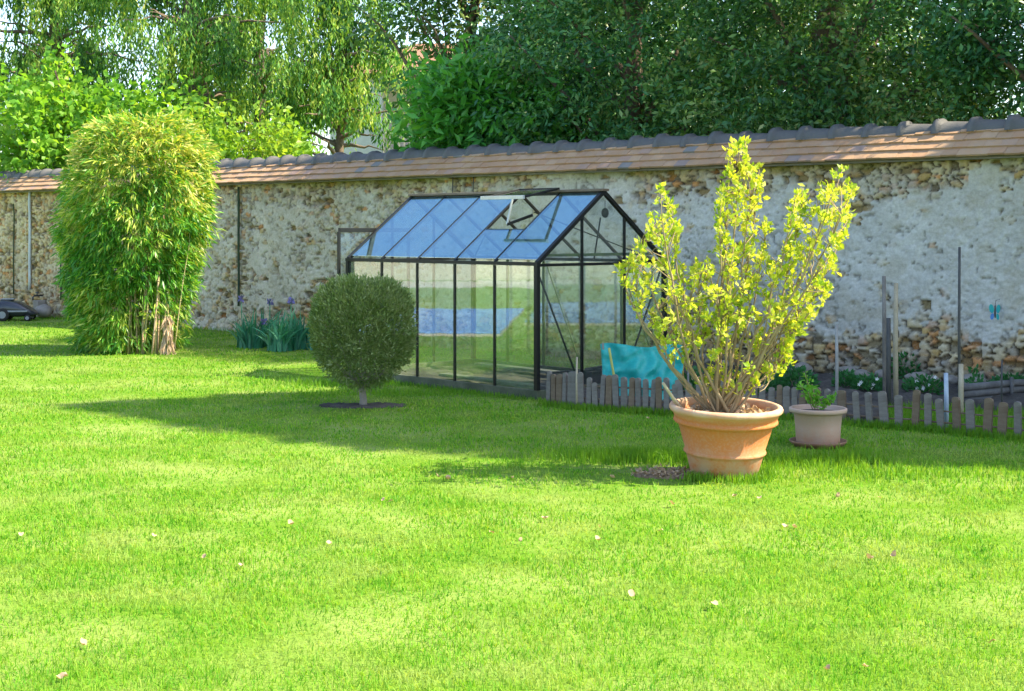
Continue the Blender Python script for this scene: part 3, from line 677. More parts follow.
# stones at the foot of the wall
def rock(p, r, label, group):
    import bmesh
    bm = bmesh.new(); bmesh.ops.create_icosphere(bm, subdivisions=3, radius=1)
    sd = rng.integers(0,999); sc3 = np.array([1,.8,.6])*r*rng.uniform(.8,1.2,3)
    for v in bm.verts:
        c = np.array(v.co); k = .75+.5*fbm(np.array([c[0]*1.4+sd]), np.array([c[1]*1.4+c[2]*1.1]), int(sd))[0]
        v.co = Vector(c*k*sc3)
    me = bpy.data.meshes.new('stone'); bm.to_mesh(me); bm.free()
    o = link('stone', me, M['rock'], None, True); o.location = tuple(p); o.rotation_euler = (0,0,rng.uniform(0,6)); tag(o, label, 'stone', group); return o
for px, off in [(845,-.25),(862,-.35),(880,-.2),(905,-.3),(915,-.22),(933,-.35),(950,-.25),(975,-.2),(1008,-.25),(725,-.3),(770,-.2),(800,-.3)]:
    s = wall_at(px, off); q = wall_s(s, off+rng.uniform(-.1,.1)); rock((q[0],q[1],.11), rng.uniform(.06,.13), 'grey field stone lying in the soil at the foot of the wall', 'loose stones along the wall foot')
# ================================================================== POTS
def pots():
    t = empty('terracotta_pot', POT, 0, 'large orange terracotta pot with two raised rings, leaning slightly on the lawn', 'pot')
    t.rotation_euler = (math.radians(2.6), math.radians(1.2), 0)
    prof = [(.0,.0),(.215,0),(.224,.008),(.262,.150),(.270,.165),(.281,.172),(.283,.180),(.279,.190),(.273,.196),(.322,.360),(.332,.372),(.350,.378),(.358,.388),(.356,.400),(.349,.408),(.352,.415),(.365,.448),(.378,.455),(.388,.468),(.389,.482),(.382,.496),(.366,.502),(.350,.496),(.344,.480),(.335,.42),(.33,.40)]
    MB().lathe(prof[1:], 96).build('pot_body', M['terracotta'], t, True)
    # soil surface with litter
    n = 40; m = MB(); vs = [(0,0,.43)]; fs = []
    for i in range(1,9):
        for k in range(n):
            a = 2*math.pi*k/n; r = .334*i/8; vs.append((r*math.cos(a), r*math.sin(a), .425+.018*rng.random()+.015*(1-i/8)))
    for k in range(n): fs.append((0,1+k,1+(k+1)%n))
    for i in range(7):
        for k in range(n): a=1+i*n+k; b=1+i*n+(k+1)%n; fs.append((a,a+n,b+n,b))
    m.add(vs, fs); m.build('potting_soil', M['litter'], t, False)
    k = 170; a = rng.uniform(0,2*np.pi,k); r = .31*np.sqrt(rng.random(k)); C = np.stack([r*np.cos(a), r*np.sin(a), np.full(k,.45)],1)
    D = rand_unit(k); D[:,2] *= .35; link('dry_leaves', leaves_mesh('dry_leaves', C, D, rng.uniform(.04,.07,k), .03), M['fallen'], t)
    o = MB().tube([P(683,411,9.98), P(673,398,9.88), P(663,383,9.82)], [.013,.012,.010], 8).build('stick', M['pale_wood'], None, True)
    tag(o, 'short pale broken stick leaning out of the large terracotta pot', 'stick')
    # small pot
    s = empty('flower_pot', POT2, 0, 'small pinkish beige pot with a flat rim standing on a brown saucer', 'pot')
    MB().lathe([(.165,.035),(.170,.04),(.176,.15),(.188,.262),(.200,.268),(.222,.272),(.225,.285),(.225,.300),(.214,.306),(.202,.300),(.192,.26)], 80).build('pot_body', M['beige_pot'], s, True)
    MB().lathe([(.02,.262),(.194,.268),(.02,.29)], 40).build('potting_soil', M['soil'], s, True)
    d = MB().lathe([(.12,.004),(.185,.004),(.215,.030),(.224,.042),(.224,.050),(.214,.050),(.195,.022),(.02,.018)], 64).build('saucer', M['brown_saucer'], None, True)
    d.location = tuple(POT2); tag(d, 'brown round saucer under the small beige pot', 'saucer')
pots()
# ================================================================== POTTED SHRUB
M['shrub_leaf'] = mat_leaf('golden green shrub leaf', [(.12,.28,.02),(.28,.44,.035),(.46,.56,.05),(.58,.60,.09),(.66,.62,.22)], .5, .45, .35, 4, 1.25)
def potted_shrub():
    root = empty('golden_shrub', POT+np.array([0,0,.43]), 0, 'open golden green shrub with whorls of leaves growing in the large terracotta pot', 'shrub')
    O = np.array(root.location)
    poly = [(618,272),(628,240),(648,235),(652,200),(660,186),(672,203),(680,232),(694,262),(712,258),(716,215),(722,182),(729,143),(748,138),(754,165),(763,166),(762,205),(774,240),(786,238),(788,196),(804,186),(812,205),(824,178),(842,165),(856,178),(854,222),(834,252),(830,290),(812,312),(800,332),(784,372),(742,392),(706,388),(668,350),(634,304)]
    mains = [(661,187),(672,208),(621,265),(640,245),(657,226),(733,146),(746,141),(760,166),(722,200),(751,200),(803,188),(843,168),(852,190),(833,190),(848,218),(795,203),(829,247),(812,300),(796,330),(768,225),(697,264),(734,247),(776,262),(812,280),(653,316),(636,292),(690,300),(720,300),(750,280)]
    stems = []; wood = MB()
    base = [np.array([rng.normal(0,.035), rng.normal(0,.035), -.01]) for _ in range(6)]
    for k,(px,py) in enumerate(mains):
        Y = POT[1]+rng.normal(0,.20); tip = P(px,py,Y)-O
        b = base[k%6]; spread = tip[0]
        c1 = b + np.array([tip[0]*.42, tip[1]*.4, tip[2]*.26]); c2 = b + np.array([tip[0]*.82, tip[1]*.8, tip[2]*.62]); pts = []
        for t in np.linspace(0,1,12):
            p = b*(1-t)**3+3*c1*t*(1-t)**2+3*c2*t*t*(1-t)+tip*t**3; pts.append(p + rng.normal(0,.011,3)*(0<t<1))
        r0 = .009*rng.uniform(.8,1.2)*(1.25 if k<16 else .8)
        wood.tube(pts, [r0*(1-t)**.8+.0022 for t in np.linspace(0,1,12)], 7); stems.append(np.array(pts))
    allp = np.concatenate([s[3:] for s in stems])
    ros = [s[-1] for s in stems]+[s[-2] for s in stems]+[s[-3] for s in stems[:20]]
    poly2 = poly; cnt = 0
    while cnt < 520:
        px = rng.uniform(616,858); py = rng.uniform(136,394)
        if not in_poly(np.array([px]), np.array([py]), poly2)[0]: continue
        if py > 350 and rng.random() < .4: continue
        wx = .40*(1-abs(py-280)/190); tip = P(px,py,POT[1]+rng.normal(0,max(.1,wx)*.75))-O
        d = np.linalg.norm(allp-tip-np.array([0,0,-.12]),axis=1); j = np.argmin(d); a = allp[j]
        if d[j] > .5: continue
        if rng.random() < .35:
            wood.tube(curve_pts(a, tip, .06, 4, .004), [.004,.0035,.003,.0025,.002], 5)
        else: wood.tube([a,(a+tip)/2+rng.normal(0,.01,3),tip], [.0035,.0028,.002], 4)
        ros.append(tip); cnt += 1
    # bare arching twigs low on the right
    for _ in range(9):
        p0 = P(rng.uniform(735,765), rng.uniform(375,392), 10.0+rng.normal(0,.1))-O; p1 = P(rng.uniform(765,785), rng.uniform(290,345), 10.0+rng.normal(0,.2))-O
        c = P(rng.uniform(770,790), rng.uniform(370,390), 10)-O
        pts = [p0*(1-t)**2+2*c*t*(1-t)+p1*t*t for t in np.linspace(0,1,9)]; wood.tube(pts, .0032, 5)
    wood.build('branches', M['thinbark'], root, True)
    C=[];D=[];Ls=[]
    for q in ros:
        n = int(rng.integers(9,17)); up = np.array([0,0,1.0])+rng.normal(0,.35,3)
        for i in range(n):
            d = rand_unit(1)[0]+up*.75; C.append(q+rng.normal(0,.012,3)-np.array([0,0,rng.uniform(0,.05)])); D.append(d); Ls.append(rng.uniform(.024,.062))
    C=np.array(C);D=np.array(D);Ls=np.array(Ls)
    link('foliage', leaves_mesh('foliage', C, D, Ls, Ls*.55, .15), M['shrub_leaf'], root)
    # small leafy plant of the little pot
    root2 = empty('potted_seedling', POT2+np.array([0,0,.28]), 0, 'young bright green leafy plant growing in the small beige pot', 'plant')
    st = MB(); C=[];D=[]
    for (px,py) in ((805,374),(812,384),(800,385),(818,392),(808,392),(835,397),(829,398)):
        tip = P(px,py,11.4+rng.normal(0,.04))-np.array(root2.location); a = np.array([tip[0]*.25,0,0]); st.tube(curve_pts(a,tip,.1,5), .0035, 5)
        for t in np.linspace(.25,1,9):
            for _ in range(4): C.append(a*(1-t)+tip*t+rng.normal(0,.008,3)); D.append(rand_unit(1)[0]*np.array([1,1,.5])+np.array([0,0,.4]))
    st.build('stem', M['thinbark'], root2, True); link('foliage', leaves_mesh('foliage', np.array(C), np.array(D), rng.uniform(.03,.06,len(C)), .022, .15), mat_leaf('seedling leaf', [(.08,.28,.03),(.14,.38,.04),(.22,.46,.06)], .45, .4, .4, 4), root2)
potted_shrub()
def litter():
    n = 260; a = rng.uniform(0,2*np.pi,n); r = np.sqrt(rng.random(n)); C = np.stack([POT[0]-.38+.25*r*np.cos(a), POT[1]+.02+.14*r*np.sin(a), rng.uniform(.02,.045,n)],1)
    D = rand_unit(n); D[:,2] *= .5; o = link('leaf_litter', leaves_mesh('leaf_litter', C, D, rng.uniform(.02,.05,n), .02), M['fallen'])
    tag(o, 'crumbled dry leaf litter on the bare patch left of the large terracotta pot', 'leaf litter', kind='stuff')
litter()
# ================================================================== BED PLANTS
M['bed_leaf'] = mat_leaf('bed plant leaf', [(.025,.11,.035),(.04,.17,.05),(.07,.23,.08)], .35, .5, .3, 3)
def bedplant(px, py, r, h, label, flowers=0, n=260, lw=.035, mat='bed_leaf'):
    b = G(px,py); t = empty('bed_plant', b+np.array([0,0,.05]), 0, label, 'plant')
    a = rng.uniform(0,2*np.pi,n); rr = r*np.sqrt(rng.random(n)); C = np.stack([rr*np.cos(a), rr*np.sin(a), h*rng.random(n)*(1-.5*(rr/r)**2)],1)
    D = C*np.array([1,1,.3])+rng.normal(0,.06,(n,3))+np.array([0,0,.08]); link('foliage', leaves_mesh('foliage', C, D, rng.uniform(.04,.08,n), lw, .15), M[mat], t)
    st = MB()
    for i in range(10): k = int(rng.integers(n)); st.tube([(C[k]*.1)*np.array([1,1,0]), C[k]], .003, 4)
    st.build('stem', M['thinbark'], t)
    for i in range(flowers):
        q = C[int(rng.integers(n))]*np.array([1,.2,1])+np.array([0,-r*.7,.03]); m = MB()
        for j in range(5): an = 2*math.pi*j/5; m.add([q, q+np.array([.014*math.cos(an-.5),-.006,.014*math.sin(an-.5)]), q+np.array([.022*math.cos(an),-.01,.022*math.sin(an)]), q+np.array([.014*math.cos(an+.5),-.006,.014*math.sin(an+.5)])],[(0,1,2,3)])
        m.build('flower', M['flower'], t)
bedplant(870,396,.15,.16,'low leafy plant with white flowers in the bed, left of the pale wooden stake',5)
bedplant(923,398,.19,.17,'low plant with white flowers between the pale stake and the tall dark rod',6)
bedplant(796,396,.22,.24,'broad dark green plant in the soil bed behind the small beige pot',0,420)
bedplant(905,384,.20,.34,'taller dark green plant against the wall behind the pale wooden stake',0,420)
bedplant(975,402,.07,.30,'narrow green shoot beside the log edging',0,90)
bedplant(755,398,.25,.30,'dark green bushy plant in the soil bed behind the large terracotta pot',0,420)
bedplant(846,392,.14,.16,'low dark green plant in the bed beside the short grey stake',0,200)
bedplant(1012,396,.22,.16,'spreading green plant behind the log edging at the right',0,300)
bedplant(700,396,.22,.22,'dark green plant between the turquoise tarpaulin and the large pot',0,300)
# ornament on the wall
def ornament():
    Y = wall_s(wall_at(996,-.1),-.1); t = empty('garden_ornament', (Y[0],Y[1],0), WA, 'small turquoise and blue winged ornament hanging on the wall at the right', 'ornament')
    z = EYE-(312-HZ)/F*Y[1]
    def wing(sgn, dz, s, mat):
        m = MB(); n = 14; pts = [(sgn*(.012+s*.045*(1-math.cos(2*math.pi*k/n))*.5+.0), s*.042*math.sin(2*math.pi*k/n)) for k in range(n)]
        vs = [(x, -.02-.012*abs(x)/.05, z+dz+zz+abs(x)*.4*(1 if dz>0 else -1)) for x,zz in pts]; vs += [(x,y+.004,q) for x,y,q in vs]
        m.add(vs, [tuple(range(n)), tuple(range(n,2*n))[::-1]]+[((i+1)%n,i,n+i,n+(i+1)%n) for i in range(n)]); m.build('wing', mat, t)
    wing(-1,.02,1.1,M['turq']); wing(1,.02,1.1,M['turq']); wing(-1,-.035,.8,M['bluepaint']); wing(1,-.035,.8,M['turq'])
    MB().tube([(0,-.02,z-.06),(0,-.022,z),(0,-.02,z+.07)],[.006,.010,.006],8).build('body', M['dark_rod'], t, True)
    MB().tube([(0,-.02,z+.07),(.003,-.01,z+.12),(0,.09,z+.13)],.003,5).build('hook', M['dark_rod'], t)
ornament()
# ================================================================== TOPIARY
def topiary():
    t = empty('round_topiary', TOP, 0, 'clipped round olive green shrub on a short pale trunk in a ring of bare soil', 'shrub')
    n = 30000; a = rng.uniform(0,2*np.pi,n); ct = rng.uniform(-1,1,n)
    cz, R = .73, .495
    th = np.arccos(ct); st_ = np.sin(th)
    up = ct > 0
    rz = np.where(up, .50, .55); pw = np.where(up, .60, 1.12); ct = np.where(up, np.power(np.abs(ct),.85), ct)
    rad = R*np.power(np.clip(st_,0,1), pw)
    bump = 1+.11*(fbm(a*3+10, ct*4+5, 21)-.5)*2+.035*rng.normal(size=n)
    dep = np.where(rng.random(n)<.7, 1-.12*rng.random(n), rng.uniform(.3,1,n))
    x = rad*np.cos(a)*bump*dep; y = rad*np.sin(a)*bump*dep; z = cz+ct*rz*bump*dep
    lowgap = (z < .38) & (rng.random(n) < .55); x,y,z=x[~lowgap],y[~lowgap],z[~lowgap]
    C = np.stack([x,y,z],1); D = (C-np.array([0,0,.55]))*1.6+rng.normal(0,.45,C.shape)+np.array([0,0,.25])
    link('foliage', leaves_mesh('foliage', C, D, rng.uniform(.028,.055,len(C)), .0135, .2), mat_leaf('olive topiary leaf', [(.06,.12,.025),(.12,.20,.045),(.18,.26,.08),(.27,.34,.13),(.42,.47,.28)], .3, .5, .35, 5, 1.1), t)
    m = MB(); m.tube([(0,0,-.03),(.004,0,.06),(-.006,.003,.14),(.0,0,.24)],[.045,.036,.034,.042],12); m.build('trunk', M['greybark'], t, True)
    for k in range(12):
        an = 2*math.pi*k/12+rng.normal(0,.15); r = rng.uniform(.2,.42); q = (r*math.cos(an), r*math.sin(an), rng.uniform(.42,.8))
        MB().tube(curve_pts((0,0,.17),q,-.12,6,.008), [.02,.017,.014,.011,.009,.007,.005], 6).build('branch', M['greybark'], t, True)
topiary()
# ================================================================== BAMBOO
def bamboo():
    B = G(132, 351.5); t = empty('bamboo_clump', B, 0, 'tall dense bamboo clump with yellow green top standing on the lawn before the wall', 'bamboo')
    s = B[1]/F                                        # metres per pixel at its distance
    # outline: (z, left, right) measured on the photo
    prof = [(352,82,184),(335,76,186),(300,66,190),(260,60,206),(220,57,216),(185,58,218),(160,62,217),(142,74,210),(130,92,196),(121,120,170)]
    zz = np.array([EYE-(p[0]-HZ)*s for p in prof]); l = np.array([(p[1]-132)*s for p in prof]); r = np.array([(p[2]-132)*s for p in prof])
    n = 4600
    z = rng.uniform(0.05, zz[-1], n); L_ = np.interp(z, zz, l); R_ = np.interp(z, zz, r); c = (L_+R_)/2; h = (R_-L_)/2
    a = rng.uniform(0,2*np.pi,n); d = np.where(rng.random(n)<.7, 1-.20*rng.random(n), np.sqrt(rng.random(n)))
    bmp = .84+.19*(fbm(a*2.2+3, z*2.2, 12, 3)-.5)*2
    x = c+h*np.cos(a)*d*bmp; y = h*.85*np.sin(a)*d*bmp
    gap = (z < 1.15) & (x > .0) & (y < .35) & (rng.random(n) < np.clip(1.2-z*.7,0,.93)); x,y,z = x[~gap],y[~gap],z[~gap]; n = len(x)
    per = 12
    C0 = np.stack([x,y,z],1); out = np.stack([(x-np.interp(z,zz,(l+r)/2)), y, np.zeros_like(x)],1); out /= (np.linalg.norm(out,axis=1)[:,None]+1e-6)
    up = sstep(1.9,3.1,z)[:,None]
    tw = out*.75+rng.normal(0,.35,C0.shape)+np.array([0,0,-.45])*(1-up)+np.array([0,0,.35])*up; tw /= np.linalg.norm(tw,axis=1)[:,None]
    tl = rng.uniform(.05,.22,n)[:,None]
    q = np.tile(np.linspace(0,1,per),n)[:,None]
    C = np.repeat(C0,per,0)+np.repeat(tw*tl,per,0)*q+rng.normal(0,.022,(n*per,3)); D = np.repeat(tw,per,0)+rng.normal(0,.42,(n*per,3))+np.array([0,0,-.3])
    Lf = rng.uniform(.08,.16,len(C))
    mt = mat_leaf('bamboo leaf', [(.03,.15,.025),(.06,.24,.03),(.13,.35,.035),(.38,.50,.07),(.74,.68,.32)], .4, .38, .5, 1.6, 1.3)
    yg = rng.random(len(C)) < .55*sstep(1.5,3.0, C[:,2]+.35*C[:,0])  # yellower leaves, picked more often towards the top and the right
    mt2 = mat_leaf('yellow bamboo leaf', [(.14,.30,.03),(.28,.42,.05),(.46,.52,.09),(.66,.62,.22),(.76,.70,.36)], .4, .38, .5, 1.6, 1.2)
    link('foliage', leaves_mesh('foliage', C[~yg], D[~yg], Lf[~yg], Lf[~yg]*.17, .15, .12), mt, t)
    link('yellow_foliage', leaves_mesh('yellow_foliage', C[yg], D[yg], Lf[yg], Lf[yg]*.19, .15, .12), mt2, t)
    for k in range(26):
        x0 = rng.uniform(-.1,.68); y0 = rng.uniform(-.55,.45); 
        if k < 10: x0 = rng.uniform(.05,.62); y0 = rng.uniform(-.5,-.3)
        top = (x0*1.25+rng.normal(0,.1), y0*.9, rng.uniform(1.6,2.8)); 
        m = MB(); pts = curve_pts((x0,y0,0), top, .0, 8, .008); rr = rng.uniform(.009,.016); m.tube(pts, [rr*(1-.5*i/8) for i in range(9)], 7)
        for i in (1,2,3,4): q = pts[i]; m.tube([q-np.array([0,0,.006]), q+np.array([0,0,.006])], rr*1.25, 7)
        m.build('culm', M['culm'] if k%4 else M['sheath'], t, True)
    # dry sheaths flaring at one culm foot
    x0 = (176-132)*s; n=260; a = rng.uniform(0,2*np.pi,n); z = rng.uniform(.02,.55,n)**1.0; rr = .03+.11*np.clip(1-z/.35,0,1)*rng.random(n)
    C = np.stack([x0+rr*np.cos(a), -.5+rr*np.sin(a), z],1); D = np.stack([np.cos(a)*.25,np.sin(a)*.25,np.full(n,-1.0)],1)+rng.normal(0,.12,(n,3))
    link('dry_sheath', leaves_mesh('dry_sheath', C, D, rng.uniform(.08,.16,n), .02, .2), M['sheath'], t)
bamboo()
# ================================================================== IRISES
def irises():
    for ci,(px,py,w_,lab) in enumerate(((262,349,.36,'iris clump with strap leaves and purple flowers by the wall, closer to the bamboo'),(290,352,.32,'iris clump with one purple flower by the wall, next to the round topiary'))):
        B = G(px,py); B = B+np.array([0,.25,0]); t = empty('iris_clump', B, 0, lab, 'irises', 'irises at the wall foot'); V=[];Fq=[]
        n = 190
        for i in range(n):
            fan = i//9; bx = -w_+2*w_*((fan*.618)%1)+rng.normal(0,.02); by = .22*math.sin(fan*2.4)+rng.normal(0,.02); an = rng.choice([0.,math.pi])+rng.normal(0,.5)+fan*.3; le = abs(rng.normal(.5,.35)); h = rng.uniform(.34,.74)*(1-.35*abs(bx)/w_); wd = rng.uniform(.016,.028)
            ang = rng.uniform(0,np.pi); sx, sy = math.cos(ang)*wd, math.sin(ang)*wd; b = len(V)
            for k in range(6):
                q = k/5; ww = (1-q**2.2)*.95+.05; cx = bx+math.cos(an)*le*h*q**1.8; cy = by+math.sin(an)*le*h*q**1.8*.6; cz = h*(q-.35*le*q**3)
                V += [(cx-sx*ww,cy-sy*ww,cz),(cx+sx*ww,cy+sy*ww,cz)]
                if k: Fq.append((b+2*k-2,b+2*k-1,b+2*k+1,b+2*k))
        link('foliage', np_mesh('foliage', np.array(V), [np.array(Fq)]), M['iris_leaf'], t)
        fl = ((241,299),(270,302),(263,322)) if ci == 0 else ((291,301),)
        for (fx,fy) in fl:
            q = P(fx,fy,B[1]-.15)-B; st = MB(); st.tube([(q[0]*.8,q[1],.05),(q[0]*.95,q[1],q[2]*.5),tuple(q)], .007, 6)
            s = st.build('flower_stalk', M['iris_leaf'], t, True)
            C = np.repeat(q[None],11,0); C = C+rng.normal(0,.006,C.shape); D = np.array([[math.cos(2*math.pi*k/5), math.sin(2*math.pi*k/5), (1.2 if k<5 else -.8)] for k in range(11)])+rng.normal(0,.15,(11,3))
            link('flower', leaves_mesh('flower', C, D, .07, .045, .3), M['purple'], s)
irises()
# ================================================================== ROBOT MOWER (left edge)
def mower():
    B = G(8, 320.5); Y = B[1]; t = empty('robot_mower', B, math.radians(8), 'black dome shaped robot mower parked on the lawn by the wall at the left edge', 'mower')
    # body lofted along x
    secs = [(-.48,.14,.10,.20),(-.42,.21,.08,.30),(-.25,.25,.07,.38),(0,.26,.07,.40),(.22,.25,.07,.36),(.42,.22,.08,.24),(.52,.17,.10,.16),(.55,.12,.11,.14)]
    m = MB(); n = 20
    for x,w_,z0,z1 in secs:
        for k in range(n):
            a = 2*math.pi*k/n; c, s_ = math.cos(a), math.sin(a); c = math.copysign(abs(c)**.6,c); s_ = math.copysign(abs(s_)**.7,s_); m.v.append((x, w_*c, (z0+z1)/2+(z1-z0)/2*s_))
    for i in range(len(secs)-1):
        for k in range(n): a=i*n+k; b=i*n+(k+1)%n; m.f.append((a,b,b+n,a+n))
    m.f.append(tuple(range(n))[::-1]); m.f.append(tuple((len(secs)-1)*n+k for k in range(n)))
    m.build('shell', M['mower_black'], t, True)
    m = MB(); m.box(-.36,.40,-.275,-.262,.17,.20); m.build('trim_strip', M['mower_grey'], t, bevel=.004)
    m = MB(); m.box(-.12,.12,-.10,.10,.395,.415); m.build('lid', M['mower_grey'], t, bevel=.006)
    rx = Matrix.Rotation(math.pi/2,4,'X')
    for x,r in ((-.05,.12),(.40,.06)):
        for sy in (-1,1):
            m = MB(); m.lathe([(r*.5,-.03),(r*.92,-.03),(r,-.018),(r,.018),(r*.92,.03),(r*.5,.03)],28); m.v = [tuple(Matrix.Translation((x,sy*.26,r)) @ (rx @ Vector(v))) for v in m.v]
            wh = m.build('wheel', M['rubber'], t, True)
            m = MB(); m.lathe([(.001,-.034),(r*.55,-.034),(r*.55,.034),(.001,.034)],20); m.v = [tuple(Matrix.Translation((x,sy*.26,r)) @ (rx @ Vector(v))) for v in m.v]; m.build('rim', M['mower_grey'], wh)
mower()
q = wall_s(wall_at(44,-.25),-.25); rock((q[0],q[1],.14), .20, 'dark rough stone at the wall foot beside the robot mower', None)
# water tap box near the pipe
q = wall_s(wall_at(39,-.12),-.12)
tp = empty('water_tap', q, WA, 'small dark water tap on a block at the wall foot below the white pipe', 'tap')
MB().box(-.09,.09,-.08,.1,0,.33).build('block', M['rock'], tp, bevel=.02)
MB().tube([(0,.08,.42),(0,-.10,.42),(0,-.13,.39),(0,-.13,.34)], .018, 8).build('spout', M['dark_rod'], tp, True)
MB().tube([(-.05,-.04,.48),(.05,-.04,.48)], .012, 8).build('handle', M['dark_rod'], tp, True)
MB().tube([(0,-.04,.42),(0,-.04,.48)], .010, 8).build('valve', M['dark_rod'], tp, True)
# ================================================================== TREES
def tree(name, label, X, Y, trunk_h, trunk_r, lobes, nclump, per, sig, Ls, asp, mat, droop=-.1, up=.2, group=None, base_z=None, limbs=18, dens_shell=.5, flat=1.0, cat='tree'):
    t = empty(name, (X,Y,0), 0, label, cat, group)
    vol = np.array([l[3]*l[4]*l[5] for l in lobes]); pick = rng.choice(len(lobes), nclump, p=vol/vol.sum())
    Lb = np.array(lobes)[pick]; d = rand_unit(nclump); rad = np.where(rng.random(nclump)<dens_shell, rng.uniform(.78,1.05,nclump), rng.uniform(.2,.95,nclump)**.6)
    cc = Lb[:,:3]+d*Lb[:,3:6]*rad[:,None]
    m = (base_z is None) or True
    if base_z is not None: cc = cc[cc[:,2] > base_z]
    n = len(cc)
    C = np.repeat(cc, per, 0)+rng.normal(0,1,(n*per,3))*np.array([sig,sig,sig*flat]); cen = np.repeat(cc,per,0)
    od = C-np.array([0,0,np.mean(cc[:,2])]); od /= np.linalg.norm(od,axis=1)[:,None]
    D = rand_unit(n*per)*.9+od*.5+np.array([0,0,up])
    L = rng.uniform(Ls*.6,Ls*1.2,n*per)
    link('crown', leaves_mesh('crown', C, D, L, L*asp, .2, -droop), mat, t)
    top = max(l[2] for l in lobes); pts = [(0,0,-.1)]+[(rng.normal(0,.06)*k, rng.normal(0,.06)*k, top*k/5) for k in range(1,6)]
    MB().tube(pts, [trunk_r*1.25]+[trunk_r*(1-.16*k) for k in range(1,6)], 12).build('trunk', M['bark'], t, True)
    for k in range(limbs):
        q = cc[int(rng.integers(n))]; z0 = min(max(q[2]*rng.uniform(.45,.75), trunk_h*.5), top*.95)
        MB().tube(curve_pts((0,0,z0),q,.08,6,.05), [trunk_r*.34,trunk_r*.3,trunk_r*.24,trunk_r*.18,trunk_r*.13,trunk_r*.09,trunk_r*.05], 6).build('limb', M['bark'], t, True)
    return t
DK = mat_leaf('dark evergreen leaf', [(.010,.06,.025),(.026,.12,.042),(.055,.19,.055),(.14,.29,.07),(.34,.40,.14)], .22, .42, .45, .9, 1.2)  # pale ramp end paints sunlit clumps into the shaded crowns
DK2 = mat_leaf('dark tree leaf', [(.012,.06,.022),(.030,.12,.034),(.065,.18,.045),(.18,.29,.07),(.44,.44,.19)], .25, .42, .45, .9, 1.2)  # brighter end of the ramp stands in for sun-caught clumps
LAU = mat_leaf('laurel leaf', [(.03,.16,.03),(.05,.24,.035),(.10,.36,.045),(.20,.48,.06)], .35, .38, .5, 1.0, 1.3)
BRT = mat_leaf('fresh green leaf', [(.05,.18,.02),(.11,.30,.03),(.21,.42,.045),(.36,.50,.08)], .5, .45, .35, .8, 1.3)
YGR = mat_leaf('yellow green leaf', [(.09,.24,.02),(.16,.34,.03),(.26,.42,.05),(.40,.46,.09)], .5, .45, .35, .8, 1.2)
tree('evergreen_tree','broad dark evergreen tree behind the middle of the wall',1.9,21.6,1.5,.22,[(0,0,4.6,2.4,1.9,3.0),(-.6,.1,6.6,1.8,1.7,2.0),(.7,-.1,2.9,2.0,1.4,1.5),(-1.0,0,3.0,1.2,1.2,1.4)],520,110,.22,.115,.42,DK,flat=.6,group='dark trees beyond the wall')
tree('evergreen_tree','dark broadleaf tree behind the wall above the golden shrub',4.4,19.5,1.5,.22,[(0,0,4.6,2.3,1.9,3.1),(0,-.2,7.2,1.8,1.6,2.0),(-.5,-.2,2.9,1.9,1.4,1.3),(.8,-.1,3.3,1.5,1.4,1.4)],520,110,.22,.11,.45,DK2,flat=.6,group='dark trees beyond the wall')
tree('evergreen_tree','dark tree behind the wall at the right edge of the picture',7.2,17.6,1.5,.22,[(0,0,4.4,2.3,1.9,3.0),(0,.2,6.2,2.1,1.8,1.9),(-1.2,-.3,5.0,1.3,1.3,1.5),(-.8,0,2.9,1.7,1.3,1.4),(.6,0,3.0,1.6,1.4,1.4)],500,110,.22,.11,.45,DK,flat=.6,group='dark trees beyond the wall')
tree('evergreen_tree','dark tree filling the gap far behind the other dark trees',3.4,25.5,1.5,.25,[(0,0,4.8,3.4,1.8,3.4),(-1.8,0,3.6,2.2,1.5,2.4),(2.2,0,4,2.4,1.6,2.6)],1150,42,.34,.18,.5,DK,flat=.6,group='dark trees beyond the wall')
tree('evergreen_tree','dark tree behind the laurel, reaching the top edge beside the sky gap',-.7,25.6,1.5,.2,[(.1,0,5.4,1.5,1.4,2.6),(-.5,0,7.0,1.5,1.3,1.7),(-1.3,0,5.9,1.0,1,1.2),(-1.1,0,7.4,1.0,1,1.1),(.6,0,3.4,1.2,1.2,1.6)],430,42,.26,.15,.42,DK2,flat=.6,group='dark trees beyond the wall')
tree('laurel_bush','laurel bush with long glossy mid green leaves showing over the coping',-.15,21.9,.8,.09,[(0,0,2.9,1.25,1.0,1.25),(-.5,0,3.5,.9,.8,.9),(.55,-.1,2.9,.85,.8,.9),(-.6,.0,3.5,.5,.6,.6)],300,26,.19,.24,.34,LAU,up=-.05,base_z=2.9,limbs=12,cat='bush')
tree('maple_tree','bright green young tree behind the wall left of the bamboo top',-8.9,30.6,1.2,.10,[(0,0,3.3,1.7,1.4,1.1),(.9,0,4.0,.8,.9,.8),(-1.0,0,3.9,1.0,1.1,1.0),(-.9,0,5.0,.4,.5,.7),(1.9,0,3.3,.9,.9,.8),(-.2,0,4.5,.7,.7,.6),(1.6,0,4.4,.5,.5,.5)],210,44,.2,.17,.75,BRT,limbs=12,dens_shell=.75)
tree('small_tree','yellow green small tree behind the wall left of the grey house',-5.35,29.3,1.1,.08,[(0,0,3.2,1.0,.9,.95),(.75,0,3.0,.7,.8,.8),(-.8,0,3.1,.8,.8,.9)],130,34,.19,.16,.6,YGR,limbs=9)
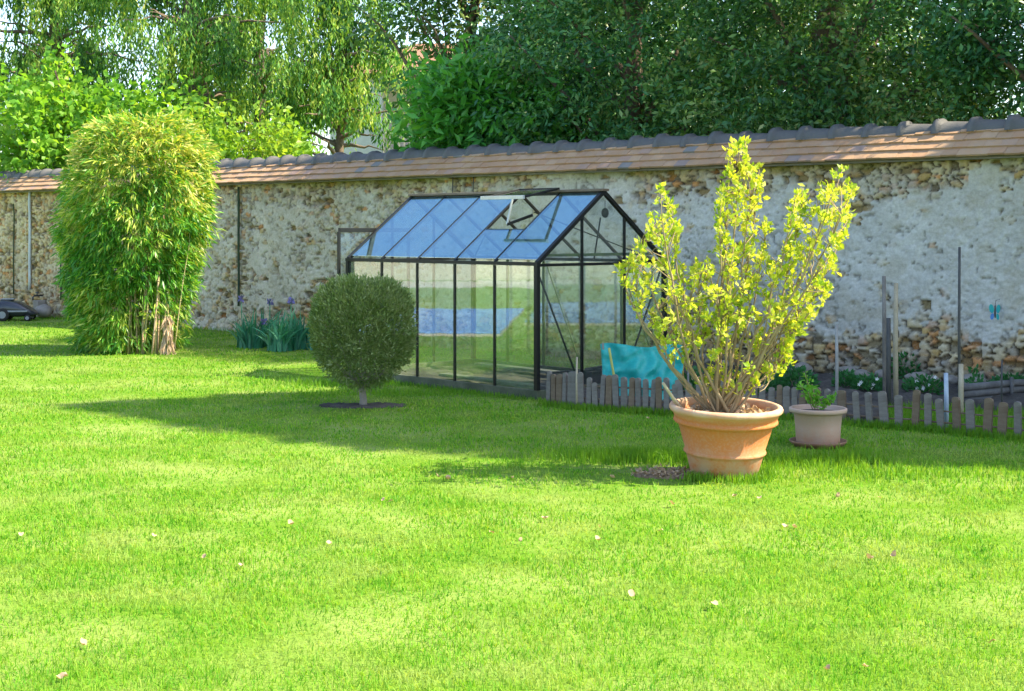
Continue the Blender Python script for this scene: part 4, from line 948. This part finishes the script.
# weeping conifers: limbs sweeping out, curtains of hanging sprays
WP = mat_leaf('weeping conifer foliage', [(.018,.07,.025),(.04,.14,.035),(.10,.26,.04),(.28,.44,.06),(.50,.48,.16)], .35, .5, .3, .7, 1.3)
def weeping(X, Y, H, R, label, nb, seed=0, fd=1.0, tr=.26, zlo=(1.0,1.0)):
    t = empty('weeping_conifer', (X,Y,0), 0, label, 'tree', 'weeping conifers beyond the wall')
    MB().tube([(0,0,-.1)]+[(rng.normal(0,.05),rng.normal(0,.05),H*k/6) for k in range(1,7)], [tr,tr*.92,tr*.82,tr*.68,tr*.5,tr*.3,tr*.12], 12).build('trunk', M['bark'], t, True)
    C=[];D=[];Ls=[]
    for i in range(nb):
        z0 = rng.uniform(1.4, H*.97); rr = R*(1.06-.6*(z0/H))*rng.uniform(.5,1.15); a = rng.uniform(0,2*np.pi)
        end = np.array([rr*math.cos(a), rr*math.sin(a), z0+rng.uniform(-.1,.5)]); pts = curve_pts((0,0,z0), end, .12, 7, .03)
        MB().tube(pts, [.06,.05,.042,.034,.026,.019,.012,.006], 6).build('limb', M['bark'], t, True)
        kn = rng.uniform(.25,1.05,4); sgn = rng.normal(0,.30,(4,2))
        for s_ in range(int(46*fd)):
            ki = int(rng.integers(4)); u = min(1.05, max(.15, kn[ki]+rng.normal(0,.06))); k = min(int(u*7),6); q = pts[k]*(1-(u*7-k))+pts[k+1]*(u*7-k) + np.array([sgn[ki][0]+rng.normal(0,.13),sgn[ki][1]+rng.normal(0,.13),-.2*abs(sgn[ki][0])+rng.normal(0,.08)])
            ln = rng.uniform(.2,1.2); m = int(ln*17); sw = rng.normal(0,.07,2)
            zs = np.linspace(0,ln,m); C.append(np.stack([q[0]+sw[0]*zs+rng.normal(0,.03,m), q[1]+sw[1]*zs+rng.normal(0,.03,m), q[2]-zs],1))
            D.append(np.stack([rng.normal(0,.4,m), rng.normal(0,.4,m), np.full(m,-1.0)],1)); Ls.append(rng.uniform(.08,.17,m))
    C=np.concatenate(C);D=np.concatenate(D);Ls=np.concatenate(Ls); k = C[:,2] > zlo[0]+(zlo[1]-zlo[0])*fbm(C[:,0]*2.2+9, C[:,1]*2.2, 3)*1.6; C,D,Ls=C[k],D[k],Ls[k]
    link('foliage', leaves_mesh('foliage', C, D, Ls, Ls*.34, .2), WP, t)
weeping((192-512)/F*32.5, 32.5, 9.5, 3.0, 'weeping conifer with a thick brown trunk behind the bamboo top', 76, tr=.42, zlo=(3.2,5.0))
weeping((262-512)/F*35, 35, 9.5, 2.6, 'weeping conifer with a slender trunk, right of the thick trunked one', 56, zlo=(2.6,3.8))
weeping((55-512)/F*34, 34, 10.5, 3.4, 'weeping conifer at the left edge above the bright green tree', 104)
weeping((338-512)/F*31.5, 31.5, 8.6, 1.9, 'weeping conifer hanging in front of the grey house', 78, zlo=(3.1,4.3), tr=.12)
# tall conifer beyond the right edge: casts the long pointed shade on the lawn
def cone_tree():
    X,Y,H = 10.2,12.25,16.2; t = empty('tall_conifer', (X,Y,0), 0, 'tall pointed conifer behind the wall, out of the picture to the right, shading the lawn', 'tree')
    MB().tube([(0,0,-.1),(0,0,H*.5),(0,0,H*.98)],[.32,.2,.03],12).build('trunk', M['bark'], t, True)
    n=52000; z = H-(H-2.5)*np.sqrt(rng.random(n)); dz = H-z; R = np.minimum(.50*dz, 2.45)
    a = rng.uniform(0,2*np.pi,n); r = R*np.sqrt(rng.uniform(.05,1,n))*(1+.10*np.sin(a*5+z*3)); C = np.stack([r*np.cos(a), r*np.sin(a), z],1)
    D = np.stack([np.cos(a),np.sin(a),np.full(n,-.1)],1)+rng.normal(0,.5,(n,3)); L=rng.uniform(.2,.4,n)
    link('crown', leaves_mesh('crown', C, D, L, L*.42, .2), DK, t)
cone_tree()
# ================================================================== HOUSE beyond
def house():
    Y = 46.0; x0 = (330-512)/F*Y; x1 = x0+11; t = empty('house', (x0,Y,0), 0, 'grey rendered house with a balcony glimpsed between the trees beyond the wall', 'house')
    xb = (382-330)/F*Y
    MB().box(0,xb,0,9,0,6.6).build('wall', M['hwall'], t); MB().box(xb+.003,11,.9,9,0,6.5).build('wall', M['hwall2'], t)
    m = MB(); m.add([(-.4,-.5,6.62),(11.4,-.5,6.62),(11.4,9.5,6.62),(-.4,9.5,6.62),(2.5,4.5,8.2),(8.5,4.5,8.2)],[(0,1,5,4),(1,2,5),(2,3,4,5),(3,0,4),(3,2,1,0)]); r = m.build('roof', M['hroof'], t)
    MB().box(6,6.7,4,4.7,7.8,9.4).build('chimney', M['hwall2'], r)
    MB().box(xb+.02,11,-.5,.89,3.6,3.85).build('balcony_slab', M['hwall'], t)
    b = MB(); b.bar((xb+.05,-.45,4.75),(10.9,-.45,4.75),.05,.05)
    for x in np.arange(xb+.1,10.9,.16): b.bar((x,-.45,3.85),(x,-.45,4.73),.025,.025)
    b.build('balcony_railing', M['hwall2'], t)
    for x,z in ((2.5,4.2),(5.0,4.2),(7.5,4.2),(2.5,1.0),(5.0,1.0),(7.5,1.0)):
        w_ = MB().box(x,x+1.1,.86,.898,z,z+1.9).build('window', M['hroof'], t); MB().box(x+.08,x+1.02,.83,.858,z+.08,z+1.82).build('pane', M['hwin'], w_)
    w_ = MB().box(.35,1.1,-.03,-.003,2.2,3.9).build('window', M['hwall2'], t); MB().box(.42,1.03,-.06,-.033,2.28,3.82).build('pane', M['hwin'], w_)
house()
# ================================================================== what the greenhouse glass mirrors (garden to the left)
def left_garden():
    o = MB().box(-15.8,-8.2,15.44,17.86,.003,.03).build('pool_surround', M['paving']); 
    tag(o, 'pale stone surround of the garden pool, out of the picture to the left', 'pool')
    p = MB().box(-15.5,-8.5,15.45,17.85,.033,.06).build('pool_cover', M['water'], o, bevel=.01)
    o = MB().box(-33,-28,-10,34,-.3,.006).build('terrace_paving', M['paving']); tag(o, kind='structure')
    t = empty('garden_house', (-34,12,0), 0, 'pale rendered house closing the garden, out of the picture to the left', 'house')
    MB().box(-6,0,-12,16,0,3.2).build('wall', M['pale_wall'], t)
    m = MB(); m.add([(-6.5,-12.5,3.2),(.5,-12.5,3.2),(.5,16.5,3.2),(-6.5,16.5,3.2),(-3,-12.5,5.4),(-3,16.5,5.4)],[(1,2,5,4),(3,0,4,5),(0,1,4),(2,3,5),(3,2,1,0)]); m.build('roof', M['hroof'], t)
    for y in range(-10,15,4):
        w_ = MB().box(.0,.03,y,y+1.3,.9,2.2).build('window', M['hwall'], t); MB().box(.032,.05,y+.08,y+1.22,.98,2.12).build('pane', M['hwin'], w_)
left_garden()
# ================================================================== FALLEN LEAVES
def fallen():
    protos = []
    for k in range(4):
        m = MB(); n = 9; L = .05; vs=[]
        for i in range(n):
            q = i/(n-1); wv = .019*math.sin(math.pi*q**.85)*(1+.1*rng.normal()); z = .006+.018*abs(q-.5)+.01*math.sin(q*5+k)
            vs += [(L*(q-.5), -wv, z+wv*.45),(L*(q-.5),0,z),(L*(q-.5), wv, z+wv*.5)]
        fs = [(3*i+j,3*i+3+j,3*i+4+j,3*i+1+j) for i in range(n-1) for j in range(2)]
        m.add(vs,fs); me = bpy.data.meshes.new('fallen_leaf'); me.from_pydata(m.v,[],m.f); me.update(); me.shade_smooth(); me.materials.append(M['fallen']); protos.append(me)
    px = [(21,540),(82,650),(65,682),(60,684),(153,541),(204,562),(242,570),(291,528),(390,506),(383,504),(794,531),(786,531),(715,611),(632,600),(870,563),(894,560),(992,649),(865,673),(827,675),(598,544),(660,536),(545,523),(600,531),(735,500),(760,503),(672,508),(520,545),(438,480),(492,538),(330,548),(448,482),(612,481),(880,502),(838,500),(512,481),(648,421)]
    for i,(x,y) in enumerate(px):
        b = G(x,y); o = bpy.data.objects.new('fallen_leaf', protos[i%4]); COL.objects.link(o); s = rng.uniform(.55,1.0); o.scale=(s,s,s)
        o.location = (b[0],b[1],.022); o.rotation_euler = (rng.normal(0,.3),rng.normal(0,.3),rng.uniform(0,6.3)); tag(o, 'small dry pinkish brown leaf fallen on the lawn', 'leaf', 'dry leaves scattered on the lawn')
fallen()
